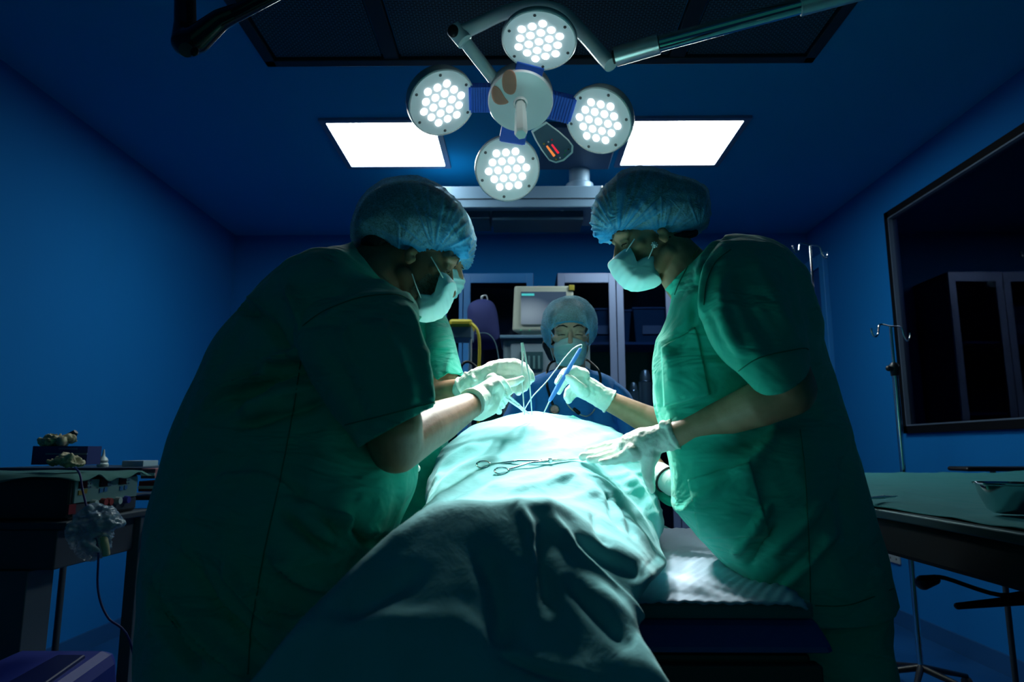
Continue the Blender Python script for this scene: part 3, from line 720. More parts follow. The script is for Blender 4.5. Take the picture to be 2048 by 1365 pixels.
# ------------------------------------------------------------------ swivel stool behind the table
SX, SY = 2.1, 2.9
st = empty('swivel_stool', V((1.9, 3.0, 0)), 'black swivel stool on a five-star castor base under the instrument table', 'stool')
sc_ = P(2010, 1130, 2.4); 
sx, sy = 1.95, 2.7
MB().lathe([(0, 0), (.2, 0), (.235, .02), (.24, .05), (.22, .075), (0, .09)], Matrix.Translation(V((sx, sy, P(2000, 1155, sy).z))), 40).build('seat', blackgl_m, st, smooth=True)
sz_ = P(2000, 1155, sy).z
MB().tube([(V((sx, sy, .12)), .035), (V((sx, sy, .3)), .035), (V((sx, sy, .3)), .018), (V((sx, sy, sz_)), .018)], 20).build('gas_lift', black_m, st, smooth=True)
MB().box((sx - .12, sy - .09, sz_ - .04), (sx + .12, sy + .09, sz_)).build('seat_plate', black_m, st, bevel=.01)
MB().tube(path([V((sx - .05, sy - .05, sz_ - .03)), V((sx - .22, sy - .1, sz_ - .045)), P(1890, 1157, sy - .12), P(1868, 1158, sy - .12)], 16, .008), 10).build('height_lever', black_m, st, smooth=True)
MB().chain([(P(1870, 1160, sy - .12), .018), (P(1846, 1166, sy - .12), .026)]).build('lever_knob', black_m, st, smooth=True)
MB().chain([(V((sx - .06, sy - .08, sz_ - .06)), .02), (P(1915, 1213, sy - .1), .012)]).build('tilt_lever', black_m, st, smooth=True)
def star_base(t, cx_, cy_, r0, z_, ph, mt, n=5):
    for k_ in range(n):
        a = ph + k_ * 2 * math.pi / n; e = V((cx_ + math.cos(a) * r0, cy_ + math.sin(a) * r0, z_ - .03))
        m_ = MB().tube([(V((cx_, cy_, z_)), .035), ((V((cx_, cy_, z_)) + e) / 2 + V((0, 0, .01)), .028), (e, .016)], 10); lgo = m_.build('base_arm', mt, t, smooth=True)
        w2 = MB(); w2.tube([(e + V((-.022, 0, -.045)), .03), (e + V((-.005, 0, -.045)), .03)], 16); w2.tube([(e + V((.005, 0, -.045)), .03), (e + V((.022, 0, -.045)), .03)], 16); w2.tube([(e, .008), (e + V((0, 0, -.045)), .008)], 8)
        w2.build('castor', rubber_m, lgo, smooth=True)
star_base(st, sx, sy, .40, .14, 2.75, black_m)
# dark tray edge behind table (another trolley rim)
t2 = empty('trolley', V((2.05, 3.4, 0)), 'black-rimmed trolley top just visible beyond the instrument table', 'trolley')
zt_ = P(1990, 934, 3.1).z
MB().box((P(1920, 934, 3.1).x, 3.05, zt_ - .02), (2.42, 3.2, zt_)).build('trolley_top', black_m, t2, bevel=.01)
for x in (2.1, 2.36): MB().tube([(V((x, 3.12, .02)), .012), (V((x, 3.12, zt_ - .01)), .012)], 12).build('leg', dkmetal_m, t2, smooth=True)

# ------------------------------------------------------------------ left: electrosurgery unit on cart
EX = -1.30
pe = lambda px, py: onx(px, py, EX)
y0_, y1_ = pe(140, 1000).y, pe(272, 1000).y
zt1 = pe(140, 955).z; zb1 = onx(140, 1038, EX).z
ct = empty('equipment_cart', V((-1.5, 2.1, 0)), 'dark grey equipment cart standing at left of the bearded surgeon', 'cart')
ctz = zb1 - .005
MB().box((-1.80, y0_ - .05, ctz - .02), (EX + .03, y1_ + .08, ctz)).build('top_shelf', dkmetal_m, ct, bevel=.004)
MB().box((-1.78, y0_ - .04, ctz - .13), (EX - .0, y0_ + .35, ctz - .02)).build('drawer_box', mat('drawer_grey', (.035, .045, .06), .5), ct, bevel=.004)
for x, yy in ((-1.72, y0_ - .02), (EX + .0, y0_ + .37), (-1.72, y1_ + .05), (EX + .0, y1_ + .05)):
    MB().box((x - .02, yy - .02, .04), (x + .02, yy + .02, ctz - .02)).build('post', mat('post_grey', (.06, .08, .10), .4), ct, bevel=.003)
    MB().tube([(V((x - .012, yy, .03)), .03), (V((x + .012, yy, .03)), .03)], 14).build('castor', rubber_m, ct, smooth=True)
MB().box((-1.95, y0_ - .06, .0), (P(55, 1200, y0_ - .05).x, y0_ + .05, ctz - .13)).build('side_panel', mat('post_grey', (.06, .08, .10), .4), ct, bevel=.003)
MB().box((-1.78, y0_ + .02, .20), (EX + .02, y1_ + .06, .22)).build('lower_shelf', dkmetal_m, ct, bevel=.003)
es = empty('electrosurgery_unit', V((-1.52, (y0_ + y1_) / 2, ctz)), 'electrosurgery generator with control panel on the dark cart', 'medical unit')
MB().box((-1.78, y0_, ctz), (EX, y1_, zt1 + .0)).build('housing', mat('esu_dark', (.012, .018, .025), .5), es, bevel=.008)
MB().box((EX, y0_ + .01, pe(140, 1008).z), (EX + .006, y1_ - .01, zt1 - .01)).build('control_panel', mat('esu_panel', (.12, .24, .24), .5), es, bevel=.001)
MB().box((EX, y0_ + .01, ctz + .01), (EX + .005, y1_ - .01, pe(140, 1008).z - .004)).build('lower_panel', mat('esu_lower', (.02, .03, .045), .5), es)
for px_, py_ in ((167, 968), (208, 965), (246, 961)):
    c = onx(px_, py_, EX + .008); MB().box((EX + .005, c.y - .02, c.z - .013), (EX + .009, c.y + .018, c.z + .012)).build('display', mat('esu_display', (.02, .002, .003), .2), es)
    for i in range(3):
        for j in range(2):
            MB().box((EX + .005, c.y + .024 + j * .011, c.z - .014 + i * .010), (EX + .008, c.y + .031 + j * .011, c.z - .009 + i * .010)).build('key', mat('esu_key', (.06, .14, .22), .5), es)
for px_, py_, cl in ((161, 986, 1), (171, 983, 1), (203, 981, 0), (212, 979, 0), (243, 977, 0), (252, 975, 0)):
    c = onx(px_, py_, EX + .008); MB().box((EX + .005, c.y - .009, c.z - .007), (EX + .009, c.y + .007, c.z + .006)).build('yellow_key' if cl else 'blue_key', mat('esu_yellow', (.25, .17, .02), .5) if cl else mat('esu_blue', (.03, .15, .35), .5), es)
for px_, py_, cl in ((186, 1008, (.3, .38, .38)), (205, 1005, (.2, .03, .03)), (216, 1004, (.2, .12, .04)), (234, 1002, (.3, .38, .38)), (251, 1000, (.02, .03, .25))):
    c = onx(px_, py_, EX + .008); MB().tube([(V((EX + .004, c.y, c.z)), .013), (V((EX + .02, c.y, c.z)), .011)], 16).build('socket', mat('sock_%d' % int(cl[0] * 100 + cl[2] * 10), cl, .4), es, smooth=True)
c = onx(141, 1018, EX + .008); MB().box((EX + .005, c.y - .012, c.z - .016), (EX + .011, c.y + .02, c.z + .012)).build('power_switch', mat('sw_red', (.12, .01, .015), .4), es)
# cloth on top of the unit
n_ = 50; vs = []
for j in range(n_):
    for i in range(n_):
        u, v_ = i / (n_ - 1), j / (n_ - 1); x = -1.82 + u * (EX + .03 + 1.82); y = y0_ - .03 + v_ * (y1_ + .03 - y0_ + .03); z = zt1 + .008
        over = max(0, x - EX, y0_ - y)
        z -= over * (.45 + .8 * noise.noise(V((y * 14, x * 9, 0)))); z += .003 * noise.noise(V((x * 12, y * 12, 2)))
        vs.append(V((x, y, z)))
o = cloth_obj(MB().add(vs, [(j * n_ + i, j * n_ + i + 1, (j + 1) * n_ + i + 1, (j + 1) * n_ + i) for j in range(n_ - 1) for i in range(n_ - 1)]).mesh(), 'cover_cloth', mat('dark_green_cloth', (.02, .12, .11), .9), None, .002); tag(o, 'dark green cloth laid over the electrosurgery unit', 'cloth')
# glove box with gloves
gz = zt1 + .012
g0 = P(62, 930, 2.1); g1 = P(176, 893, 2.1); gz = g0.z
gx = MB().box((g0.x, 2.1, gz), (g1.x, 2.17, g1.z)).build('glove_box', mat('navy_card', (.008, .025, .16), .6)); tag(gx, 'navy cardboard glove box on the cloth-covered electrosurgery unit', 'box')
gx.location.z = 0
MB().box((P(92, 910, 2.1).x, 2.097, P(92, 910, 2.1).z), (P(175, 906, 2.1).x, 2.1, P(175, 907, 2.1).z)).build('printed_stripe', mat('card_stripe', (.1, .2, .3), .6), gx)
MB().box((P(118, 898, 2.1).x, 2.0975, P(118, 900, 2.1).z), (P(155, 896, 2.1).x, 2.1, P(155, 896, 2.1).z)).build('brand_print', mat('card_print', (.06, .12, .28), .6), gx)
def crumple(outl, Y, hd, name, m, lab, cat, par=None):
    b_2 = MB(); inflate(b_2, outl, Y, hd, 64, 12); me = fuse(b_2, .003, 2); ripple(me, (45, 45, 45), .014, 3)
    o = link(me, name, m, par)
    if par is None: tag(o, lab, cat)
    return o
cream = mat('crumpled_latex', (.42, .38, .24), .6)
crumple([(80, 892), (84, 878), (104, 872), (107, 865), (112, 871), (130, 872), (146, 876), (142, 888), (120, 893)], 2.16, .035, 'disposable_glove', cream, 'crumpled cream glove spilling from the top of the glove box', 'glove')
crumple([(98, 928), (108, 918), (126, 910), (150, 910), (158, 924), (166, 930), (140, 933)], 2.06, .03, 'disposable_glove', cream, 'crumpled pale glove in front of the glove box', 'glove')
o = MB().tube([(P(137, 886, 2.2), .012), (P(143, 872, 2.2), .015), (P(152, 864, 2.2), .008)], 10).build('black_paddle', black_m, smooth=True); tag(o, 'short dark paddle sticking up behind the glove box', 'paddle')
# trolley beyond with bottle and white box
bt = empty('side_trolley', V((-1.75, 3.0, 0)), 'low dark side trolley behind the electrosurgery unit, by the left wall', 'trolley')
tz2 = P(240, 934, 2.9).z
MB().box((-2.1, 2.75, tz2 - .03), (-1.38, 3.2, tz2)).build('trolley_top', dkmetal_m, bt, bevel=.004)
for x in (-2.05, -1.43):
    for yy in (2.8, 3.15): MB().tube([(V((x, yy, .0)), .014), (V((x, yy, tz2 - .02)), .014)], 12).build('leg', dkmetal_m, bt, smooth=True)
c = P(205, 934, 2.85); c.z = tz2
o = MB().lathe([(0, 0), (.02, 0), (.022, .004), (.022, .012), (.018, .016), (.018, .022), (.020, .026), (.015, .036), (.006, .045), (.004, .06), (.0025, .072), (0, .072)], Matrix.Translation(c), 24).build('dropper_bottle', mat('bottle_white', (.5, .6, .6), .4), smooth=True); tag(o, 'small white pointed-cap bottle left of the white carton', 'bottle')
a, b_ = P(243, 934, 2.9), P(287, 922, 2.9)
o = MB().box((a.x, 2.9, tz2), (b_.x, 3.02, max(b_.z, tz2 + .02))).build('carton', mat('carton_white', (.25, .38, .45), .6), bevel=.002); tag(o, 'small pale carton behind the electrosurgery unit', 'box')
for i, (x0, y0, x1, y1, cl, lab) in enumerate(((281, 938, 300, 958, (.25, .1, .12), 'small red and white medicine carton beside the surgeon\'s back, upper one'), (276, 963, 300, 984, (.22, .03, .04), 'red medicine carton beside the surgeon\'s back, lower one'))):
    a, b_ = P(x0, y1, 2.45), P(x1, y0, 2.45)
    o = MB().box((a.x, 2.45, a.z), (b_.x + .02, 2.55, b_.z)).build('medicine_carton', mat('carton_%d' % i, cl, .6), bevel=.002); tag(o, lab, 'box')
    MB().box((a.x, 2.447, a.z + .01), (b_.x + .02, 2.45, a.z + .02)).build('white_band', white_m, o)
o = MB().box((-1.45, 2.43, P(270, 990, 2.45).z - .018), (-1.1, 2.66, P(270, 990, 2.45).z - .003)).build('wall_shelf', dkmetal_m, bevel=.003); tag(o, 'dark shelf holding red cartons behind the bearded surgeon', 'shelf')
# hanging plastic bag
bgm = add_bump(mat('clear_plastic', (.22, .32, .42), .25, alpha=.6), [((1, 1, 1), 30, 4, .9, .01)])
pb = MB(); inflate(pb, [(148, 1040), (170, 1022), (185, 1012), (215, 1015), (232, 1035), (243, 1050), (222, 1062), (212, 1090), (205, 1112), (180, 1118), (160, 1105), (146, 1085), (142, 1060)], 1.86, .045, 80, 12)
me = fuse(pb, .004, 2); ripple(me, (16, 16, 22), .016, 4, True); o = link(me, 'plastic_bag', bgm); tag(o, 'crumpled clear plastic bag hanging from the front of the electrosurgery unit', 'bag')
MB().tube(path([P(205, 1070, 1.86), P(210, 1090, 1.85), P(212, 1110, 1.86)], 12, .010), 10).build('tissue_inside', cream, o, smooth=True)
# cable from unit
o = MB().tube(path([P(150, 936, 1.92), P(160, 950, 1.88), P(166, 985, 1.86), P(180, 1040, 1.84), P(196, 1100, 1.84), P(196, 1180, 1.84), P(215, 1235, 1.84), P(262, 1290, 1.84), V((-1.02, 2.0, .3)), V((-.98, 2.1, .02)), V((-1.1, 2.5, .006))], 60, .0028), 8).build('power_cable', mat('cable_blue', (.006, .012, .12), .5), smooth=True); tag(o, 'thin dark blue cable trailing down the front of the cart', 'cable')
# blue suction box on floor
bs = empty('suction_pump', V((-1.15, 1.75, 0)), 'blue plastic suction pump standing on the floor by the cart', 'pump')
bm_ = MB()
z_t = .42
pts_ = [onz(55, 1330, z_t - .02), onz(130, 1275, z_t), onz(225, 1272, z_t), onz(285, 1400, z_t)]
X0, X1, Y0, Y1 = -1.30, -.93, 1.22, 1.80
bm_.add([V((X0, Y0, .02)), V((X1, Y0, .02)), V((X1, Y1, .02)), V((X0, Y1, .02)), V((X0 + .02, Y0 + .02, .58)), V((X1 - .02, Y0 + .02, .58)), V((X1 - .06, Y1 - .03, .62)), V((X0 + .06, Y1 - .03, .62))], [(0, 3, 2, 1), (4, 5, 6, 7), (0, 1, 5, 4), (1, 2, 6, 5), (2, 3, 7, 6), (3, 0, 4, 7)])
bm_.build('pump_case', darkblue_m, bs, bevel=.03)
MB().add([V((X0 + .2, Y0 + .05, .591)), V((X1 - .05, Y0 + .05, .591)), V((X1 - .1, Y1 - .1, .622)), V((X0 + .2, Y1 - .1, .622)), V((X0 + .2, Y0 + .05, .58)), V((X1 - .05, Y0 + .05, .58)), V((X1 - .1, Y1 - .1, .605)), V((X0 + .2, Y1 - .1, .605))], [(0, 1, 2, 3), (5, 4, 7, 6), (0, 4, 5, 1), (3, 2, 6, 7), (0, 3, 7, 4), (1, 5, 6, 2)]).build('lid_panel', mat('lid_dark', (.004, .01, .08), .3), bs, bevel=.006)
for s in (0, .05): MB().tube([(V((X0 + .12, Y0 + .12 + s * 2, .585)), .018), (V((X0 + .12, Y0 + .12 + s * 2, .62)), .018)], 16).build('gauge', mat('gauge_grey', (.2, .25, .3), .4), bs, smooth=True)
#MARK_TABLE
# ------------------------------------------------------------------ operating table, pads, drape
ot = empty('operating_table', V((.1, 1.6, 0)), 'dark operating table on a central column under the patient', 'operating table')
MB().box((-.17, 1.13, .735), (.45, 2.30, .785)).build('table_top', mat('table_grey', (.05, .06, .06), .45, .4), ot, bevel=.006)
MB().box((-.17, 1.11, .60), (.46, 1.14, .775)).build('end_rail', mat('table_grey', (.05, .06, .06), .45, .4), ot, bevel=.004)
MB().box((-.02, 1.55, .1), (.28, 1.95, .735)).build('column', dkmetal_m, ot, bevel=.02)
MB().box((-.14, 1.35, 0), (.42, 2.3, .12)).build('base', dkmetal_m, ot, bevel=.03)
mt_m = add_bump(mat('mattress_navy', (.03, .08, .34), .4), [((1, 1, 1), 22, 4, .4, .006)])
mm = MB()
mm.add([V((-.17, 1.12, .787)), V((.49, 1.12, .787)), V((.46, 2.3, .787)), V((-.17, 2.3, .787)), V((-.17, 1.15, .835)), V((.47, 1.15, .835)), V((.46, 2.3, .835)), V((-.17, 2.3, .835))], [(0, 3, 2, 1), (4, 5, 6, 7), (0, 1, 5, 4), (1, 2, 6, 5), (2, 3, 7, 6), (3, 0, 4, 7)])
o = mm.build('mattress', mt_m, bevel=.012); tag(o, 'navy vinyl mattress on the operating table under the white pad', 'mattress')
o = MB().box((-.165, 1.135, .836), (.462, 2.25, .862)).build('folded_cloth', mat('folded_green', (.02, .20, .20), .9), bevel=.006); tag(o, 'folded dark green cloth between the mattress and the white pad', 'cloth')
# quilted white pad
n_ = 110; vs = []
pA, pB, pC, pD = V((-.16, 1.14)), onz(1606, 1203, .865).xy, V((.62, 2.1)), V((-.16, 2.1))
pB = V((pB.x, 1.11))
for j in range(n_):
    for i in range(n_):
        u, v_ = i / (n_ - 1), j / (n_ - 1)
        q = (pA * (1 - u) + pB * u) * (1 - v_) + (pD * (1 - u) + pC * u) * v_
        z = .870 + .004 * noise.noise(V((q.x * 9, q.y * 9, 0))) + .0026 * (math.sin((q.x + q.y * .4) * 230) * math.sin((q.x * .3 - q.y) * 260))
        z += .006 * max(0, u - .9) * 10 * noise.noise(V((q.y * 12, 0, 4))) - max(0, u - .97) * .25 - .1 * max(0, .03 - v_)
        vs.append(V((q.x, q.y, z)))
pad_m = add_bump(mat('pad_white', (.42, .53, .66), .9, sheen=.1), [((1, 1, 1), 120, 3, .25, .002)])
o = cloth_obj(MB().add(vs, [(j * n_ + i, j * n_ + i + 1, (j + 1) * n_ + i + 1, (j + 1) * n_ + i) for j in range(n_ - 1) for i in range(n_ - 1)]).mesh(), 'absorbent_pad', pad_m, None, .004); tag(o, 'white quilted absorbent pad on the operating table at the patient\'s side', 'pad')

# the drape: cross-sections across the table, near to far: (Y, [(px,py)...])
DR = [
 (.84, [(330, 1620), (420, 1540), (520, 1500), (640, 1490), (760, 1495), (880, 1490), (980, 1490), (1080, 1510), (1180, 1530), (1260, 1560), (1340, 1600), (1390, 1680)]),
 (.86, [(440, 1440), (520, 1345), (600, 1295), (700, 1265), (820, 1256), (920, 1275), (1000, 1310), (1100, 1365), (1180, 1375), (1260, 1390), (1330, 1390), (1370, 1450)]),
 (.89, [(520, 1420), (572, 1300), (640, 1228), (740, 1200), (830, 1205), (900, 1190), (980, 1225), (1060, 1270), (1140, 1290), (1230, 1290), (1300, 1310), (1345, 1380)]),
 (.93, [(620, 1350), (655, 1215), (720, 1140), (790, 1110), (860, 1105), (940, 1100), (1030, 1110), (1110, 1150), (1170, 1180), (1230, 1215), (1275, 1265), (1300, 1330)]),
 (.98, [(730, 1260), (750, 1140), (790, 1078), (840, 1035), (900, 1015), (970, 1012), (1050, 1030), (1120, 1078), (1170, 1130), (1220, 1180), (1260, 1215), (1275, 1285)]),
 (1.03, [(790, 1200), (805, 1080), (835, 1030), (880, 1003), (940, 998), (1010, 1002), (1090, 1010), (1160, 1045), (1220, 1085), (1270, 1125), (1300, 1165), (1240, 1235)]),
 (1.12, [(820, 1180), (830, 1060), (850, 1020), (890, 1004), (950, 1003), (1020, 1004), (1100, 1012), (1180, 1045), (1245, 1085), (1295, 1125), (1312, 1155), (1262, 1185)]),
 (1.22, [(835, 1150), (840, 1060), (856, 1010), (900, 988), (960, 978), (1030, 978), (1100, 984), (1180, 1010), (1250, 1056), (1305, 1112), (1328, 1128), (1285, 1175)]),
 (1.35, [(842, 1120), (846, 1050), (857, 995), (895, 965), (950, 950), (1030, 940), (1110, 942), (1180, 960), (1240, 995), (1290, 1055), (1322, 1105), (1312, 1150)]),
 (1.48, [(846, 1100), (850, 1030), (858, 975), (895, 935), (960, 908), (1040, 892), (1120, 890), (1190, 900), (1245, 930), (1283, 975), (1308, 1030), (1318, 1085)]),
 (1.60, [(852, 1080), (854, 1010), (862, 950), (900, 905), (965, 870), (1045, 848), (1125, 848), (1195, 862), (1250, 890), (1286, 935), (1310, 995), (1322, 1065)]),
 (1.72, [(858, 1060), (860, 990), (870, 930), (910, 880), (975, 845), (1055, 827), (1130, 834), (1195, 851), (1245, 872), (1284, 915), (1312, 970), (1326, 1055)]),
 (1.84, [(862, 1050), (866, 980), (880, 930), (925, 882), (985, 852), (1060, 836), (1130, 840), (1190, 856), (1238, 880), (1276, 925), (1306, 980), (1318, 1050)]),
 (2.00, [(866, 1040), (876, 980), (900, 935), (945, 905), (1000, 885), (1060, 872), (1130, 872), (1180, 890), (1220, 915), (1256, 955), (1290, 1000), (1306, 1045)]),
 (2.20, [(880, 1030), (900, 990), (925, 960), (965, 940), (1010, 925), (1060, 920), (1120, 925), (1165, 935), (1200, 955), (1235, 980), (1265, 1010), (1290, 1038)]),
]
NX, NY = 220, 230
rows = []
for Y, pl in DR:
    rows.append([V((*P(a, b, Y),)) for a, b in pl])
nc = len(rows[0])
cols = []
for c in range(nc):
    cols.append([V(q) for q in cat1([tuple(r[c]) for r in rows], NY)])
vs = []
for j in range(NY):
    vs += [V(q) for q in cat1([tuple(cols[c][j]) for c in range(nc)], NX)]
dm = MB().add(vs, [(j * NX + i, j * NX + i + 1, (j + 1) * NX + i + 1, (j + 1) * NX + i) for j in range(NY - 1) for i in range(NX - 1)])
dme = bpy.data.meshes.new('drape'); dme.from_pydata([tuple(v) for v in dm.v], [], dm.f); dme.update()
if dme.polygons[NX * 100].normal.z < 0: dme.flip_normals()
def drape_noise(bm):
    bm.normal_update(); new = []
    for v in bm.verts:
        a = noise.fractal(V((v.co.x * 7, v.co.y * 5, v.co.z * 7)), .8, 2, 3)
        b = 1 - abs(noise.noise(V((v.co.x * 16 + v.co.y * 5, v.co.y * 9, v.co.z * 6)))) * 2
        far = min(1, max(0, (v.co.y - 1.05) * 5))
        c2 = 1 - abs(noise.noise(V((v.co.x * 4 + v.co.z * 10, v.co.y * 3 + v.co.z * 30 - v.co.x * 8, 7)))) * 3.2
        new.append(v.co + v.normal * (a * .004 * (.3 + .7 * far) + .0035 * max(0, c2) * (.1 + .9 * far) + far * .0012 * noise.noise(V((v.co.x * 40, v.co.y * 30, v.co.z * 30)))))
    for v, c in zip(bm.verts, new): v.co = c
edit(dme, drape_noise)
creases(dme, [
 ([(1325, 1128), (1270, 1070), (1210, 1010), (1150, 965), (1090, 950)], 12, .012),
 ([(1310, 1085), (1262, 1020), (1215, 975), (1160, 945)], 9, .009),
 ([(1298, 1130), (1240, 1075), (1190, 1040), (1100, 1015), (1000, 1005)], 12, .009),
 ([(1318, 1060), (1285, 990), (1250, 945)], 9, .010),
 ([(1290, 1150), (1225, 1125), (1150, 1085)], 16, -.012),
 ([(1240, 1070), (1216, 1020), (1212, 990)], 6, -.008), ([(1262, 1085), (1245, 1030), (1235, 1000)], 6, -.008), ([(1222, 1090), (1195, 1060), (1180, 1030)], 7, -.007),
 ([(870, 1000), (900, 955), (950, 925), (1010, 918)], 7, .007), ([(866, 975), (890, 930), (925, 902), (960, 890)], 6, .008), ([(890, 1000), (930, 975), (990, 960)], 8, -.006),
 ([(930, 950), (1010, 975), (1090, 970), (1160, 950)], 10, .006), ([(900, 985), (980, 990), (1080, 985), (1150, 995)], 9, -.005),
 ([(960, 1100), (990, 1160), (1010, 1240), (1000, 1300)], 26, -.022),
 ([(1085, 1010), (1130, 1080), (1190, 1150), (1260, 1220), (1330, 1310)], 14, .014),
 ([(1080, 1060), (1090, 1140), (1100, 1220)], 18, -.018), ([(1030, 1010), (1060, 1060), (1075, 1130)], 12, .010),
 ([(1140, 1160), (1190, 1220), (1260, 1290)], 18, -.014),
 ([(850, 1030), (760, 1110), (660, 1210), (540, 1320)], 18, .010),
 ([(830, 1150), (760, 1190), (680, 1230)], 22, -.014), ([(1000, 1310), (1090, 1345), (1180, 1365)], 12, -.012)], False)
drape = link(dme, 'surgical_drape', drape_m)
sd = drape.modifiers.new('solid', 'SOLIDIFY'); sd.thickness = .002; sd.offset = -1
tag(drape, 'teal cloth surgical drape covering the patient from knees to belly', 'drape')
# raised green seam flap on top of the drape
dbvh = BVHTree.FromPolygons([v.co for v in dme.vertices], [tuple(p.vertices) for p in dme.polygons])
def on_drape(px, py, lift=.0):
    h, n, i, d_ = dbvh.ray_cast(CAMLOC, ray(px, py).normalized())
    if h is None: return P(px, py, 1.7), V((0, 0, 1))
    if n.dot(CAMLOC - h) < 0: n = -n
    return h + n * lift, n
fl = MB(); fp = [P(1125, 837, 1.80), P(1146, 831, 1.80), P(1168, 842, 1.80), P(1172, 850, 1.79), P(1148, 843, 1.78)]
fl.add([*fp, *[p_ + V((0, .05, -.01)) for p_ in fp]], [(0, 1, 2, 3, 4), (9, 8, 7, 6, 5), (0, 5, 6, 1), (1, 6, 7, 2), (2, 7, 8, 3), (3, 8, 9, 4), (4, 9, 5, 0)])
fl.build('drape_flap', mat('flap_green', (.01, .35, .25), .9), drape)

# ------------------------------------------------------------------ people
def head_M(px, py, Y, yaw, pitch, s, roll=0):
    """yaw: where the face points, degrees from +X counter-clockwise; pitch down"""
    return Matrix.Translation(P(px, py, Y)) @ Matrix.Rotation(math.radians(yaw), 4, 'Z') @ Matrix.Rotation(math.radians(pitch), 4, 'Y') @ Matrix.Rotation(math.radians(roll), 4, 'X') @ Matrix.Scale(s, 4)
def head_prims(mb, M, male=False):
    s = M.to_scale().x; R3 = M.to_3x3()
    def E(c, r, rot=None): mb.sphere(M @ V(c), r, R3 @ (rot or Matrix.Identity(3)), 24, 16)
    def Cn(pts): mb.chain([(M @ V(p), r * s) for p, r in pts], 14)
    E((-.018, 0, .052), (.098, .076, .086)); E((.028, 0, -.012), (.058, .063, .088)); E((.022, 0, -.058), (.052, .054, .040))
    E((.056, 0, -.088), (.026, .027, .020)); E((.062, 0, .03), (.028, .055, .035))
    Cn([((.086, 0, .015), .0085), ((.098, 0, -.010), .0095), ((.110, 0, -.030), .0125)])
    for y in (-1, 1):
        Cn([((.100, y * .010, -.034), .0085), ((.092, y * .013, -.036), .007)])
        Cn([((.084, y * .012, .030), .009), ((.082, y * .032, .033), .009), ((.066, y * .052, .024), .009)])   # brow
        Cn([((.068, y * .040, -.020), .017), ((.050, y * .056, -.015), .014)])                               # cheek
        Cn([((.0775, y * .018, .007), .0055), ((.0785, y * .031, .0095), .0075), ((.0725, y * .045, .007), .0055)])     # upper lid
        Cn([((.078, y * .020, -.005), .004), ((.080, y * .031, -.009), .004), ((.073, y * .044, -.004), .004)])
        Cn([((-.004, y * .058, -.060), .020), ((.03, y * .048, -.082), .018)])                                # jaw angle
        # ear
        c = V((-.008, y * .077, -.005))
        Cn([((.000, y * .073, -.006), .006), ((-.010, y * .077, -.007), .007), ((-.014, y * .079, -.020), .007), ((-.005, y * .077, -.031), .0085), ((.003, y * .074, -.022), .006)])
    Cn([((.094, -.016, -.058), .006), ((.101, 0, -.057), .007), ((.094, .016, -.058), .006)]); Cn([((.091, -.014, -.068), .006), ((.098, 0, -.069), .0075), ((.091, .014, -.068), .006)])
def eyes(M, parent, iris=(0.0, -.35)):
    s = M.to_scale().x
    for y in (-1, 1):
        c = M @ V((.0665, y * .032, .0015))
        e = MB().sphere(c, .0128 * s).build('eye', eye_m, parent, smooth=True)
        d = (M.to_3x3() @ V((1, 0, iris[1]))).normalized()
        MB().sphere(c + d * .0085 * s, .0062 * s, None, 14, 10).build('iris', iris_m, e, smooth=True)
        MB().chain([(M @ V(q_), r_ * s) for q_, r_ in (((.0815, y * .018, .0015), .0009), ((.0850, y * .027, .0030), .0014), ((.0850, y * .036, .0025), .0015), ((.0770, y * .048, .0000), .0010))], 6).build('eyelash', brow_m, parent, smooth=True)
def brows(M, parent):
    s = M.to_scale().x
    for y in (-1, 1):
        MB().chain([(M @ V(p), r * s) for p, r in (((.0935, y * .013, .034), .0024), ((.0910, y * .028, .040), .0030), ((.080, y * .044, .037), .0026), ((.072, y * .055, .028), .0014))], 8).build('eyebrow', brow_m, parent, smooth=True)

